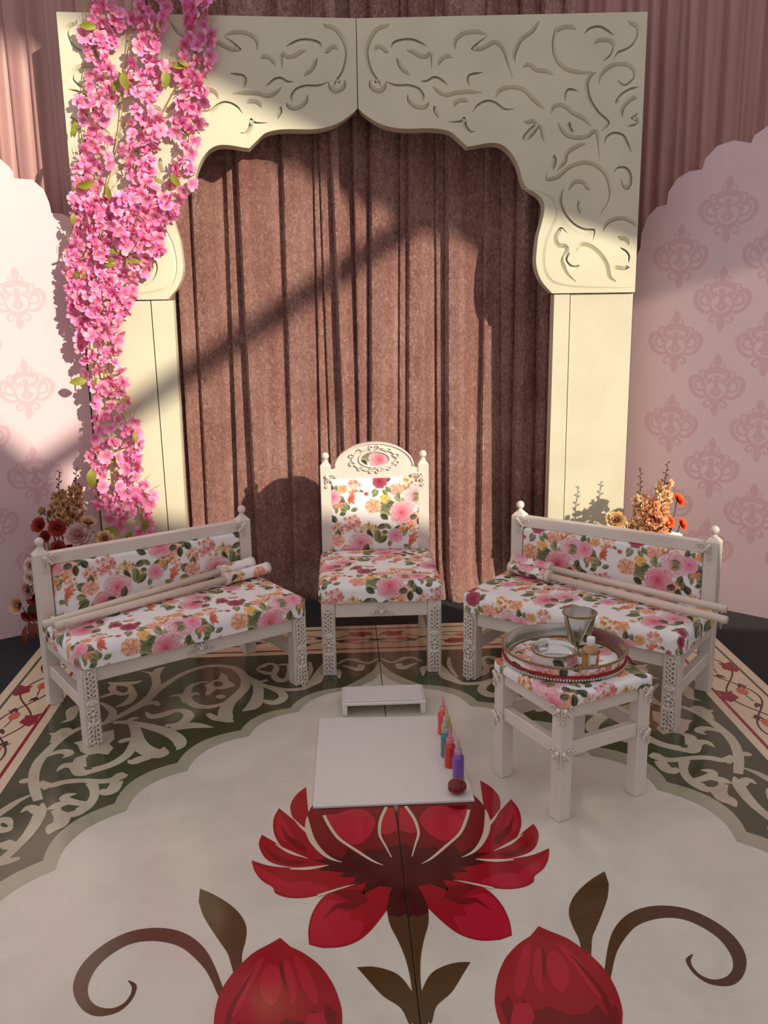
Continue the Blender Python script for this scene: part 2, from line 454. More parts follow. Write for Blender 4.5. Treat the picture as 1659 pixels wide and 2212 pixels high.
def p_ruffle(cx, cy, r, light, mid, dark, n=15, squash=.75):
    for ring, rr in enumerate((1.0, .75, .5, .28)):
        a0 = rng.uniform(0, 6.28)
        for k in range(int(n * (.5 + .5 * rr))):
            a = a0 + k * 6.28 / int(n * (.5 + .5 * rr))
            ca, sa = math.cos(a), math.sin(a) * squash
            p_petal(cx + ca * rr * r * .45, cy + sa * rr * r * .45, r * .5 * rr + .008, math.atan2(sa, ca), r * .2, dark, (np.array(light) if (k + ring) % 3 else np.array(mid)))
def p_hydrangea(cx, cy, r, cols, n=34):
    for k in range(n):
        q = math.sqrt(rng.uniform(0, 1)) * r; a = rng.uniform(0, 6.28)
        x, y = cx + q * math.cos(a), cy + q * math.sin(a); c = np.array(cols[k % len(cols)]); s = r * .23; b = rng.uniform(0, 1.5)
        for m in range(4): p_petal(x, y, s, b + m * 1.57, s * .42, c * .72, c, c + 12)
def p_sprig(cx, cy, s, ang, col):
    for k in range(5): p_leaf(cx, cy, s * rng.uniform(.7, 1.2), s * .17, ang + (k - 2) * .55, col)
GR = [(104, 112, 74), (126, 130, 88), (84, 92, 62), (144, 148, 106)]
DK = [(70, 72, 52), (90, 90, 66)]
PKL, PK, PKD = (246, 192, 202), (228, 118, 142), (170, 44, 70)
PAL, PAM = (250, 222, 226), (234, 156, 176)
ORL, OR, ORD = (246, 204, 160), (224, 146, 92), (182, 98, 54)
COL_, CO, COD = (248, 206, 190), (232, 150, 128), (200, 106, 86)
BEI = [(236, 214, 170), (214, 178, 120), (190, 142, 84), (240, 226, 196)]
COR = [(248, 216, 204), (234, 162, 140), (222, 134, 104), (248, 196, 182)]
# clusters of the repeat (u to the right, v up, in tiles)
def group(*calls):
    for f, *a in calls: f(*a)
group((p_leaves, .80, .42, .13, 8, GR, .105, 2.6), (p_leaves, .99, .52, .11, 6, DK + GR, .10, -.8), (p_leaves, .66, .62, .07, 6, GR, .085), (p_leaves, .70, .33, .07, 5, DK + GR, .09, 2.6),
 (p_hydrangea, .86, .77, 0.090, [(246, 212, 164), (230, 160, 96), (248, 228, 196), (222, 134, 80)], 40), (p_ruffle, .73, .68, 0.076, COL_, CO, COD), (p_ruffle, 1.0, .79, 0.056, ORL, OR, ORD),
 (p_ruffle, .61, .59, 0.056, (250, 214, 150), (236, 178, 84), (204, 132, 40)), (p_ruffle, .48, .51, 0.084, COL_, OR, ORD, 20), (p_leaves, .73, .56, .03, 4, GR, .07), (p_ruffle, .90, .36, 0.096, COL_, CO, COD),
 (p_hydrangea, .88, .27, 0.052, [(244, 180, 110), (216, 110, 50), (246, 210, 170)], 26), (p_rose, .935, .605, 0.113, PAL, PAM, PKD), (p_rose, .785, .435, 0.117, PKL, PK, PKD), (p_leaves, .97, .40, .02, 3, DK, .09, -.9),
 (p_leaves, .555, .74, .06, 6, GR, .07), (p_rose, .555, .775, 0.070, (190, 84, 110), (146, 46, 78), (92, 22, 46)), (p_leaves, .04, .60, .06, 7, GR, .07), (p_hydrangea, .28, .72, 0.073, COR, 38), (p_ruffle, .16, .70, 0.048, ORL, OR, ORD),
 (p_sprig, .22, .61, .10, -.3, (206, 100, 76)), (p_sprig, .13, .55, .08, -1.4, (222, 130, 100)), (p_rose, .06, .615, 0.074, PKL, (240, 140, 176), (200, 60, 110)), (p_leaf, .10, .50, .07, .018, -1.8, GR[0]), (p_ruffle, .41, .645, 0.022, (214, 90, 110), (190, 70, 96), (150, 40, 70), 8), (p_leaf, .38, .66, .05, .014, 2.6, GR[2]),
 (p_leaves, .22, .44, .03, 6, GR, .07), (p_hydrangea, .245, .325, 0.090, [(246, 206, 206), (232, 158, 160), (226, 128, 110)], 50), (p_hydrangea, .10, .27, 0.073, COR, 36), (p_leaves, .13, .08, .08, 8, GR + DK, .10), (p_ruffle, .09, .14, 0.076, COL_, CO, COD),
 (p_hydrangea, .425, .25, 0.086, BEI, 60), (p_ruffle, .545, .165, 0.060, ORL, OR, ORD), (p_leaves, .48, .05, .07, 7, GR + DK, .105), (p_ruffle, .20, .02, 0.080, COL_, CO, COD), (p_rose, .345, .105, 0.117, PAL, PAM, PKD), (p_rose, .225, .955, 0.113, PKL, PK, PKD), (p_leaves, .37, .93, .05, 4, DK, .10, -.6),
 (p_leaves, .70, .19, .07, 6, GR, .07), (p_ruffle, .79, .255, 0.036, (246, 200, 120), OR, ORD, 9), (p_hydrangea, .92, .20, 0.065, COR, 32), (p_sprig, .86, .13, .09, -.2, (208, 104, 80)), (p_rose, .715, .18, 0.072, PKL, (238, 150, 180), (196, 60, 110)), (p_sprig, .84, .08, .07, -1.6, GR[1]), (p_leaf, .55, .94, .08, .018, 2.9, GR[1]),
 (p_ruffle, .66, .02, 0.022, (240, 150, 150), (226, 110, 120), (180, 60, 80), 8), (p_ruffle, .06, .87, 0.032, COL_, CO, COD, 9), (p_ruffle, .62, .91, 0.036, COL_, CO, COD, 9), (p_leaf, .60, .90, .06, .016, 2.4, GR[0]), (p_rose, .48, .885, 0.050, (190, 84, 110), (146, 46, 78), (92, 22, 46)), (p_leaf, .45, .87, .06, .016, -2.6, GR[2]))
TILE = np.clip(TILE, 0, 255) / 255
TILE = np.where(TILE <= .04045, TILE / 12.92, ((TILE + .055) / 1.055) ** 2.4)
T2 = TILE.reshape(TS // 2, 2, TS // 2, 2, 3).mean((1, 3)); NT = TS // 2
def cloth(u, v):
    """colour of the cloth at metres (u, v); bilinear in the repeat"""
    x = np.mod(u / TILE_M, 1) * NT; y = np.mod(v / TILE_M, 1) * NT
    x0 = np.floor(x).astype(int); y0 = np.floor(y).astype(int); fx = (x - x0)[..., None]; fy = (y - y0)[..., None]
    a = T2[y0 % NT, x0 % NT]; b = T2[y0 % NT, (x0 + 1) % NT]; c = T2[(y0 + 1) % NT, x0 % NT]; d = T2[(y0 + 1) % NT, (x0 + 1) % NT]
    return (a * (1 - fx) + b * fx) * (1 - fy) + (c * (1 - fx) + d * fx) * fy
def cushion(name, parent, w, d, h, rr, step, uv0, M, puff=.01, rc=.03, rot=False):
    """upholstered pad, w x d, height h; local plane x, y with +z out; M places it"""
    def prof(n_half):
        tot = n_half - rr + rr * PI / 2 + (h - rr)
        k = max(8, int(2 * tot / step)); a = np.linspace(-tot, tot, k); aa = np.abs(a); sg = np.sign(a)
        pos = np.where(aa < n_half - rr, aa, 0.0); drop = np.zeros_like(a)
        th = np.clip((aa - (n_half - rr)) / rr, 0, PI / 2)
        m = aa >= n_half - rr
        pos = np.where(m, n_half - rr + rr * np.sin(th), pos); drop = np.where(m, rr * (1 - np.cos(th)), 0)
        drop = drop + np.clip(aa - (n_half - rr) - rr * PI / 2, 0, None)
        return a, pos * sg, drop
    ax, px, dx = prof(w / 2); ay, py, dy = prof(d / 2)
    AX, AY = np.meshgrid(ax, ay, indexing='ij'); X, Y = np.meshgrid(px, py, indexing='ij'); DX, DY = np.meshgrid(dx, dy, indexing='ij')
    Z = h - np.minimum(h, np.sqrt(DX ** 2 + DY ** 2) + 0 * DX)
    qx = np.clip(np.abs(X) - (w / 2 - rc), 0, None); qy = np.clip(np.abs(Y) - (d / 2 - rc), 0, None)
    q = np.sqrt(qx ** 2 + qy ** 2); s_ = np.where(q > rc, rc / np.maximum(q, 1e-9), 1)
    X = np.sign(X) * (np.minimum(np.abs(X), w / 2 - rc) + qx * s_); Y = np.sign(Y) * (np.minimum(np.abs(Y), d / 2 - rc) + qy * s_)
    Z = Z + puff * (1 - (2 * X / w) ** 2) * (1 - (2 * Y / d) ** 2)
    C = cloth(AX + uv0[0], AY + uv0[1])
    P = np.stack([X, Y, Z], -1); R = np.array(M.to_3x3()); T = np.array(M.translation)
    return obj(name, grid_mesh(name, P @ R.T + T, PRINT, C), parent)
# ------------------------------------------------------------------ carpet, unseen wall added to block sun, opening shaped for the sun patch
m = MB(); m.box((-5, -5, -.06), (5, 7, -.008)); put(m.build('floor_carpet', CARPET), kind='structure')
CANVAS = mat('shade_canvas', (.72, .66, .62), .8, var=.08, vscale=2)
WX = 4.0
m = MB(); fw = lambda u, w, t: (t, u, w)
up = lambda y: 4.40 - .84 * (y - .01)          # eaves edge, sloped to fit the sun patch
LOW = [(-3.2, 4.99), (-2.5, 4.48), (-1.9, 3.86), (-.87, 3.2), (-.34, 2.87), (-.1, 2.62), (.06, 2.42), (.2, 2.12), (.65, 1.85), (2.6, .6)]   # lower edge, bent to where the sun patch should end
YA, YB = -3.2, 2.6
m.prism([(-5, 0), (YB, 0)] + LOW[::-1] + [(-5, LOW[0][1])], fw, WX, WX + .03)
m.prism([(YB, 0), (4.4, 0), (4.4, 8.2), (YB, 8.2)], fw, WX, WX + .03)
m.prism([(-5, 8.2), (-5, LOW[0][1]), LOW[0], (YA, up(YA)), (YB, up(YB)), (YB, 8.2)], fw, WX, WX + .03)
wall = put(m.build('sun_block_wall', CANVAS), kind='structure')
m = MB(); m.box((WX - .03, YA, 4.175), (WX + .05, 1.2, 4.275)); m.build('crossbar', CANVAS, wall)

# ------------------------------------------------------------------ printed floor, laid in two halves with a seam at x = 0
PX, PY0, PY1 = 1.535, 1.18, 4.24
FLOOR = thing('floor', None, None, (0, 0, 0), kind='structure')
for x0, x1 in ((-PX, -.0016), (.0016, PX)):
    m = MB(); m.box((x0, PY0, -.012), (x1, PY1, 0)); m.build('floor_panel', MARBLE, FLOOR)
def ink(name, rgb, rgb2=None, vs=3.0, rough=.15):
    return mat(name, srgb(*rgb), rough, col2=srgb(*rgb2) if rgb2 else None, vscale=vs, detail=8, rvar=.07 if rgb2 else 0, coat=.12)
I_BORD = ink('ink_border_cream', (226, 206, 176), (220, 194, 168))
I_GREEN = ink('ink_green', (66, 72, 46), (78, 80, 56), 4)
I_PALE = ink('ink_pale_green', (158, 156, 136), (176, 168, 148), 5)
I_SCR = ink('ink_scroll_cream', (196, 188, 166), (182, 168, 148), 6)
I_RED = ink('ink_red', (146, 14, 34)); I_CRIM = ink('ink_crimson', (160, 10, 32), (148, 6, 26), 7)
I_ROSE = ink('ink_rose', (182, 24, 52), (170, 18, 44), 7); I_DRED = ink('ink_dark_red', (116, 6, 18)); I_MAR = ink('ink_maroon', (62, 8, 12), (74, 10, 14), 9)
I_BRN = ink('ink_brown', (84, 58, 32), (76, 50, 28), 3); I_VINE = ink('ink_vine', (78, 44, 44)); I_CORAL = ink('ink_coral', (208, 96, 80))
I_LINE = ink('ink_green_line', (72, 82, 58)); I_CREAM = ink('ink_gap_cream', (206, 192, 172))
Z1, Z2, Z3, Z4 = .0004, .0008, .0012, .0016
def mir(p): return [(-x, y) for x, y in p]
# border strips, lines
m = MB()
for s in (-1, 1):
    a, b = sorted((s * 1.265, s * (PX - .002))); m.flat([(a, PY0), (b, PY0), (b, PY1 - .002), (a, PY1 - .002)], Z1)
m.flat([(-1.265, 3.90), (1.265, 3.90), (1.265, PY1 - .002), (-1.265, PY1 - .002)], Z1)
m.build('border_print', I_BORD, FLOOR, fix=False)
def frame_line(name, x, y, w, material):
    m = MB()
    for s in (-1, 1): m.flat([(s * x - w / 2, PY0), (s * x + w / 2, PY0), (s * x + w / 2, y + w / 2), (s * x - w / 2, y + w / 2)], Z2)
    m.flat([(-x, y - w / 2), (x, y - w / 2), (x, y + w / 2), (-x, y + w / 2)], Z2 + .0001); m.build(name, material, FLOOR, fix=False)
frame_line('red_border_line', 1.305, 3.945, .013, I_RED)
frame_line('green_border_line', 1.492, 4.192, .011, I_LINE)
# vine of the border
def vine_run(P, length, flip=1):
    """P(t, s): t along, s across -> floor point"""
    vines, reds, corals, leaves = [], [], [], []
    per = .56; A = .058
    for ph in (0, PI):
        pts = [P(t, A * math.sin(2 * PI * t / per + ph)) for t in np.arange(0, length, .02)]
        vines.append((pts, [.0075] * len(pts)))
    k = 0; t = per / 4
    while t < length - .05:
        sg = 1 if k % 2 == 0 else -1
        c = lambda a, b, t=t, sg=sg: P(t + a, sg * A + b * sg)
        reds.append([c(-.062, .03), c(-.02, .026), c(.018, .036), c(.05, .012), c(.03, -.012), c(.012, -.034), c(-.028, -.024), c(-.05, -.03), c(-.042, -.004)])
        # stem with a coral bud across the loop, and two dark leaves
        e = [P(t - .10, -sg * .05), P(t - .03, -sg * .012), P(t + .05, -sg * .018)]
        vines.append((smooth_path(e, 4), [.005] * 9))
        corals.append([P(t - .045 + .034 * math.cos(q), -sg * .012 + .021 * math.sin(q)) for q in np.linspace(0, 2 * PI, 12, endpoint=False)])
        for a, b in ((.06, -.02), (-.12, -.03)):
            leaves.append([P(t + a, sg * b), P(t + a + .02, sg * (b + .016)), P(t + a + .05, sg * (b + .02)), P(t + a + .034, sg * (b + .006)), P(t + a + .052, sg * (b - .004)), P(t + a + .02, sg * (b - .012))])
        t += per / 2; k += 1
    return vines, reds, corals, leaves
runs = [(lambda t, s: (-1.40 + s, 4.02 - t), 2.7), (lambda t, s: (1.40 - s, 4.02 - t), 2.7), (lambda t, s: (t - 1.33, 4.068 + s * .95), 1.33), (lambda t, s: (1.33 - t, 4.068 + s * .95), 1.33)]
for P, ln in runs:
    V, Rr, Co, Le = vine_run(P, ln)
    m = MB(); m.union_flat([q for pts, ws in V for q in rib(pts, ws)], Z2); m.build('border_vine', I_VINE, FLOOR, fix=False)
    for nm, S, mt in (('border_flower', Rr, I_RED), ('border_bud', Co, I_CORAL), ('border_leaf', Le, I_VINE)):
        m = MB()
        for k, q in enumerate(S): m.flat(q, Z3 + k * 2e-5)
        m.build(nm, mt, FLOOR, fix=False)
# green field with scalloped inner edge
def scallops(C, bulge):
    out = [C[0]]
    for a, b in zip(C[:-1], C[1:]):
        a = np.array(a); b = np.array(b); d = b - a; n = np.array((-d[1], d[0])); n = -n if n[0] < 0 else n
        for k in range(1, 11):
            t = k / 10; out.append(tuple(a + d * t + n * bulge * 4 * t * (1 - t)))
    return out
OG_O = smooth_path([(0, 3.80), (.034, 3.69), (.095, 3.60), (.157, 3.53)], 5)
OG_I = smooth_path([(0, 3.675), (.03, 3.60), (.075, 3.55), (.12, 3.505)], 5)
CU_O = [(.157, 3.53), (.362, 3.354), (.535, 3.178), (.727, 2.95), (.882, 2.70), (1.015, 2.405), (1.13, 2.08), (1.2, 1.72), (1.22, 1.30)]
CU_I = [(.12, 3.505), (.33, 3.316), (.50, 3.13), (.685, 2.893), (.835, 2.655), (.967, 2.36), (1.08, 2.04), (1.15, 1.70), (1.17, 1.30)]
SO = OG_O[:-1] + scallops(CU_O, .17); SI = OG_I[:-1] + scallops(CU_I, .17)
m = MB(); mp_ = MB()
for f in (lambda p: p, mir):
    m.flat(f(SO + [(1.265, 1.30), (1.265, 3.90), (0, 3.90)]), Z1)
    mp_.flat(f(SO + SI[::-1]), Z1 + .0001)
m.build('green_field_print', I_GREEN, FLOOR, fix=False); mp_.build('scallop_edge_print', I_PALE, FLOOR, fix=False)
# arabesque scrolls, traced from the half where each shows
CA = (0, 1480, 3.687); CB = (200, 1380, 3.19); CD = (660, 1330, 3.606)
def fl2(c, x, y):
    p = on_floor(c[0] + x / c[2], c[1] + y / c[2]); return (p.x, p.y)
SCR = [
 (CB, [(60,590,.028),(130,560,.028),(250,500,.034),(350,440,.04),(430,370,.034),(540,290,.03),(640,235,.028),(760,195,.028),(880,188,.03),(980,205,.034),(1045,260,.038),(1050,330,.042),(1000,390,.045),(945,440,.05),(915,500,.055),(925,555,.05),(975,574,.004)]),
 (CB, [(400,400,.04),(440,320,.036),(435,260,.034),(455,215,.036),(500,195,.006)]), (CB, [(436,290,.03),(405,240,.02),(330,225,.004)]),
 (CB, [(350,455,.026),(420,440,.034),(458,462,.012)]),
 (CB, [(905,445,.022),(840,465,.03),(760,470,.034),(690,450,.034),(650,400,.034),(670,335,.028),(730,305,.02),(800,298,.01)]),
 (CB, [(660,440,.036),(610,390,.03),(525,402,.004)]), (CB, [(655,405,.02),(700,378,.026),(738,388,.006)]),
 (CB, [(905,560,.03),(840,545,.036),(795,515,.02)]), (CB, [(850,405,.02),(880,400,.042),(915,400,.014)]),
 (CB, [(1040,250,.026),(1110,290,.03),(1170,320,.03),(1250,340,.028),(1340,352,.028),(1440,345,.028),(1500,320,.028),(1560,290,.026),(1590,220,.014)]),
 (CB, [(1110,285,.036),(1142,340,.04),(1135,410,.048),(1105,465,.055),(1030,500,.006)]),
 (CB, [(1185,325,.024),(1290,365,.034),(1315,405,.038),(1255,440,.045),(1165,425,.02)]), (CB, [(1150,300,.02),(1205,285,.02)]),
 (CB, [(1130,212,.006),(1170,190,.03),(1220,172,.02),(1265,190,.022),(1250,235,.03),(1190,235,.03),(1130,212,.01)]),
 (CB, [(1250,225,.02),(1255,265,.03),(1300,290,.034),(1350,265,.03),(1355,185,.026),(1280,180,.016)]),
 (CB, [(268,350,.02),(280,390,.032),(240,440,.034),(160,472,.012)]), (CB, [(150,375,.03),(100,390,.024),(50,408,.012)]), (CB, [(110,300,.006),(150,310,.03),(280,305,.03),(345,286,.004)]),
 (CB, [(150,365,.03),(135,335,.03),(180,312,.03),(250,330,.03),(262,365,.03),(200,382,.028),(150,365,.03)]),
 (CB, [(140,577,.026),(250,577,.03),(330,592,.036),(430,615,.045),(520,645,.05),(588,690,.05),(605,735,.04),(580,768,.003)]),
 (CB, [(540,620,.04),(650,600,.05),(740,600,.038),(838,613,.002)]),
 (CB, [(500,600,.02),(600,588,.038),(662,540,.042),(640,502,.036),(570,496,.03),(470,528,.042),(405,535,.034),(366,505,.006)]),
 (CB, [(270,580,.03),(300,640,.04),(312,700,.05),(350,755,.06),(420,790,.065),(478,788,.055),(490,745,.003)]),
 (CB, [(300,690,.04),(262,770,.034),(190,830,.03),(100,875,.03),(0,902,.03)]), (CB, [(285,685,.02),(215,702,.032),(182,718,.012)]), (CB, [(235,570,.016),(285,548,.022),(312,552,.01)]),
 (CB, [(400,815,.03),(330,830,.045),(280,850,.035),(245,838,.01)]),
 (CA, [(305,920,.03),(285,860,.033),(268,780,.035),(275,690,.036),(310,610,.036),(370,540,.034),(450,460,.03),(540,395,.025),(640,345,.024),(760,322,.024),(880,290,.026)]),
 (CA, [(430,460,.03),(455,400,.04),(390,388,.004)]), (CA, [(450,410,.04),(510,358,.036),(552,375,.03),(520,408,.012)]),
 (CA, [(360,570,.02),(440,540,.026),(510,530,.036),(552,548,.034),(500,582,.006)]),
 (CA, [(450,690,.003),(510,645,.032),(590,645,.04),(640,700,.045),(720,690,.03),(820,662,.03),(920,622,.032),(1010,560,.034),(1065,480,.04)]),
 (CA, [(630,660,.05),(640,590,.04),(710,552,.006)]),
 (CA, [(330,765,.012),(400,800,.03),(520,772,.03),(660,762,.028),(800,768,.03),(900,755,.036),(965,722,.045),(1000,705,.03)]),
 (CA, [(935,765,.04),(900,830,.045),(845,852,.045),(795,840,.02)]), (CA, [(335,800,.012),(300,780,.02),(370,830,.016)]),
 (CA, [(730,775,.04),(752,840,.03),(745,900,.03),(700,960,.036),(620,1010,.045),(545,1045,.034),(552,1072,.006)]),
 (CA, [(690,950,.03),(620,940,.03),(550,925,.034),(510,900,.03),(545,878,.026),(610,868,.006)]), (CA, [(530,935,.03),(450,965,.04),(368,995,.004)]),
 (CA, [(450,990,.036),(490,1050,.045),(480,1100,.05),(420,1140,.045),(385,1190,.006)]),
 (CA, [(340,940,.006),(325,1000,.036),(290,1085,.038),(230,1180,.034),(150,1270,.03),(50,1365,.03),(-60,1450,.03),(-200,1560,.03)]),
 (CA, [(300,1010,.036),(235,975,.032),(165,1018,.004)]), (CA, [(120,1290,.03),(65,1275,.045),(40,1245,.03)]), (CA, [(0,1410,.045),(80,1400,.03),(158,1378,.014)]),
 (CA, [(250,875,.008),(150,922,.022),(60,980,.03),(-40,1050,.03),(-160,1140,.03)]), (CA, [(240,765,.02),(195,765,.034),(152,778,.012)]),
 (CA, [(90,1120,.012),(60,1080,.03),(0,1080,.034),(-40,1120,.03),(0,1155,.03),(60,1150,.03),(90,1120,.012)]),
 (CA, [(480,302,.003),(560,270,.03),(580,200,.05),(650,170,.04)]), (CA, [(800,140,.012),(880,190,.03),(900,230,.03),(860,290,.03)]),
 (CD, [(560,335,.010),(500,368,.018),(435,362,.022),(380,345,.03),(310,345,.02),(250,380,.012)]), (CD, [(435,380,.03),(420,420,.034),(350,405,.024),(290,390,.01)]),
 (CD, [(0,560,.03),(60,500,.03),(110,430,.028),(150,375,.02)]), (CD, [(160,440,.02),(240,430,.036),(265,490,.006)]), (CD, [(30,360,.012),(40,430,.02),(0,520,.01)]),
]
polyA = [(585,460),(660,440),(780,390),(905,355),(912,430),(870,470),(905,500),(860,555),(780,545),(700,560),(640,530),(620,480)]
polyB = [(890,230),(930,260),(932,285),(970,310),(985,326),(920,345),(850,352),(800,392),(775,390),(788,350),(775,320),(830,290),(870,275)]
def ell(c, x, y, rx, ry, n=14): return [fl2(c, x + rx * math.cos(q), y + ry * math.sin(q)) for q in np.linspace(0, 2 * PI, n, endpoint=False)]
for f in (lambda p: p, mir):
    m = MB(); Q = []
    for c, st in SCR:
        pts = smooth_path([(*fl2(c, x, y), w) for x, y, w in st], 5)
        Q += rib(f([(p[0], p[1]) for p in pts]), [max(p[2], .002) for p in pts])
    for c, pl in ((CA, polyA), (CB, polyB)): Q.append(f([fl2(c, *q) for q in pl]))
    m.union_flat(Q, Z2); m.build('scrollwork_print', I_SCR, FLOOR, fix=False)
    m = MB(); m.flat(f(ell(CB, 865, 312, 36, 18)), Z3); m.flat(f(ell(CA, 545, 985, 60, 26)), Z3); m.flat(f(ell(CB, 205, 347, 40, 20)), Z3); m.build('scroll_eye_print', I_GREEN, FLOOR, fix=False)
# the lotus (traced on its right half, mirrored)
CF = (830, 1350, 2.001)
def tr(pts, sm=0):
    q = [fl2(CF, *p) for p in pts]
    return [(p[0], p[1]) for p in smooth_path(q, sm)] if sm else q
def both(name, pts, z, material, sm=4):
    q = tr(pts, sm)
    for k, f in enumerate((lambda p: p, mir)):
        m = MB(); m.flat(f(q), z + k * .00004); m.build(name, material, FLOOR, fix=False)
GAPN = [0]
def gaps(name, pts, ws, z, material):
    q = [(*fl2(CF, *p), w) for p, w in zip(pts, ws)]; q = smooth_path(q, 5); GAPN[0] += 1; z += GAPN[0] * .00008
    for k, f in enumerate((lambda p: p, mir)):
        m = MB(); m.union_flat(rib(f([(a[0], a[1]) for a in q]), [max(a[2], .0015) for a in q]), z + k * .00004); m.build(name, material, FLOOR, fix=False)
cx0 = 66
both('lotus_petal', [(45,1120),(150,1140),(260,1100),(330,1060),(395,1010),(440,830),(428,780),(385,735),(330,700),(250,690),(150,690),(60,690)], Z1, I_DRED, 3)
both('lotus_petal', [(414,672),(460,700),(495,740),(502,782),(488,825),(450,865),(434,815),(424,745)], Z1 + .00008, I_CRIM)
both('lotus_petal', [(548,753),(580,795),(593,850),(583,900),(558,932),(475,978),(395,1012),(415,930),(455,858),(505,800)], Z1 + .00016, I_CRIM)
both('lotus_petal', [(645,860),(666,895),(664,935),(645,970),(600,995),(520,1012),(395,1016),(475,978),(560,930),(600,895)], Z1 + .00024, I_CRIM)
both('lotus_petal', [(713,965),(710,1010),(688,1055),(650,1086),(645,1112),(600,1135),(530,1143),(460,1135),(400,1118),(300,1103),(200,1120),(150,1060),(390,1022),(520,1014),(620,1000),(670,985)], Z1 + .0003, I_CRIM, 3)
both('lotus_petal', [(552,1343),(543,1285),(515,1220),(470,1165),(420,1132),(330,1108),(250,1090),(140,1110),(150,1180),(190,1225),(270,1300),(340,1345),(420,1365),(500,1362)], Z1 + .00036, I_CRIM, 3)
# the lighter and darker reds of the printed petals
both('petal_light_print', [(320,800),(360,800),(352,850),(325,905),(270,935),(215,920),(165,870),(155,830),(190,790),(250,782)], Z2, I_ROSE, 3)
both('petal_light_print', [(66,790),(100,795),(135,860),(150,890),(120,905),(66,890)], Z2, I_ROSE, 0)
both('petal_light_print', [(552,770),(575,810),(580,850),(570,890),(520,910),(495,935),(520,860)], Z2, I_ROSE, 3)
both('petal_light_print', [(705,985),(700,1015),(680,1050),(645,1080),(640,1105),(590,1128),(530,1138),(470,1128),(410,1110),(470,1085),(500,1070),(560,1075),(600,1060),(660,1015)], Z2, I_ROSE, 2)
both('petal_light_print', [(545,1338),(535,1285),(505,1220),(465,1175),(420,1160),(350,1185),(380,1210),(340,1225),(360,1255),(300,1265),(320,1310),(350,1342),(420,1358),(490,1357)], Z2, I_ROSE, 2)
both('petal_dark_print', [(40,960),(90,950),(170,968),(215,955),(250,985),(300,950),(330,990),(440,930),(400,985),(460,985),(395,1010),(440,1030),(330,1050),(360,1065),(290,1075),(320,1110),(250,1100),(280,1150),(200,1120),(150,1130),(130,1130),(40,1160)], Z2 + .0001, I_MAR, 0)
both('petal_dark_print', [(560,820),(535,870),(490,905),(470,940),(500,940),(550,890)], Z2 + .0001, I_DRED, 2)
both('petal_dark_print', [(655,905),(620,940),(560,975),(480,990),(560,1000),(620,965)], Z2 + .0001, I_DRED, 2)
both('petal_dark_print', [(420,1120),(330,1180),(400,1180),(470,1240),(400,1200),(330,1210),(260,1180),(270,1130)], Z2 + .0001, I_DRED, 0)
for p, w in (([(438,800),(446,850),(440,900),(415,950),(380,985),(335,1006)], [.004,.018,.018,.014,.01,.002]),
             ([(500,800),(475,838),(448,868)], [.002,.008,.014]), ([(600,905),(545,945),(475,978)], [.002,.012,.002]),
             ([(560,1016),(480,1020),(395,1014)], [.006,.014,.003]), ([(366,800),(352,850),(325,905),(270,955),(205,1010),(162,1034)], [.010,.010,.010,.010,.008,.002]),
             ([(92,785),(130,840),(148,900),(135,950),(120,1003)], [.010,.010,.008,.006,.003]), ([(470,1140),(390,1122),(300,1105)], [.010,.008,.001])):
    gaps('petal_gap', p, w, Z3, I_CREAM)
# stem, leaves, tendrils, buds
m = MB(); q = tr([(190,1215),(191,1290),(172,1360),(157,1450),(160,1570),(190,1725),(200,1800)], 4); m.flat(q + mir(q)[::-1], Z2 + .0002); m.build('lotus_stem', I_BRN, FLOOR, fix=False)
m = MB(); q = tr([(130,1110),(165,1160),(188,1215),(190,1245),(150,1262),(110,1250),(85,1262)], 0); m.flat(q + mir(q)[::-1], Z2 + .0003); m.build('stem_calyx', I_MAR, FLOOR, fix=False)
both('stem_leaf', [(373,1457),(310,1460),(250,1478),(200,1510),(165,1575),(150,1640),(200,1725),(225,1650),(290,1590),(335,1520)], Z1, I_BRN, 4)
both('upright_leaf', [(953,1065),(895,1100),(838,1150),(806,1200),(798,1250),(815,1305),(840,1355),(858,1420),(890,1460),(896,1400),(900,1350),(918,1305),(945,1240),(965,1180),(971,1120)], Z1, I_BRN, 4)
both('tendril', [(950,1510),(965,1400),(990,1320),(1040,1260),(1110,1225),(1200,1213),(1300,1225),(1400,1265),(1490,1325),(1545,1390),(1566,1450),(1555,1510),(1520,1550),(1470,1562),(1400,1550),(1340,1510),(1308,1465),(1306,1440),(1335,1423),
     (1325,1450),(1335,1480),(1370,1515),(1420,1533),(1470,1525),(1500,1500),(1508,1465),(1495,1420),(1450,1360),(1380,1310),(1300,1275),(1220,1266),(1140,1280),(1080,1310),(1030,1370),(1000,1430),(978,1530)], Z1 + .0001, I_BRN, 3)
both('flower_bud', [(667,1303),(720,1326),(790,1355),(850,1395),(905,1440),(960,1500),(1000,1570),(1024,1640),(1030,1700),(1010,1790),(900,1860),(760,1880),(600,1840),(510,1740),(482,1660),(478,1600),(490,1520),(525,1440),(580,1380),(632,1345)], Z2, I_CRIM, 4)
for q in ([(600,1400),(625,1385),(632,1440),(622,1520),(600,1590),(575,1600),(562,1540),(578,1460)], [(650,1420),(670,1395),(682,1450),(680,1530),(690,1590),(660,1570),(640,1500)],
          [(700,1430),(740,1410),(790,1470),(800,1540),(770,1590),(730,1560),(705,1500)], [(745,1375),(790,1400),(860,1470),(920,1550),(945,1620),(900,1590),(840,1500),(780,1430)], [(560,1640),(620,1640),(650,1700),(600,1760),(545,1720)]):
    both('bud_light_print', q, Z3, I_ROSE, 4)
both('bud_dark_print', [(500,1640),(540,1600),(560,1660),(600,1620),(640,1670),(720,1650),(800,1690),(880,1680),(920,1640),(960,1690),(1000,1640),(1020,1700),(1000,1790),(760,1870),(560,1800)], Z3 - .0002, I_DRED, 0)
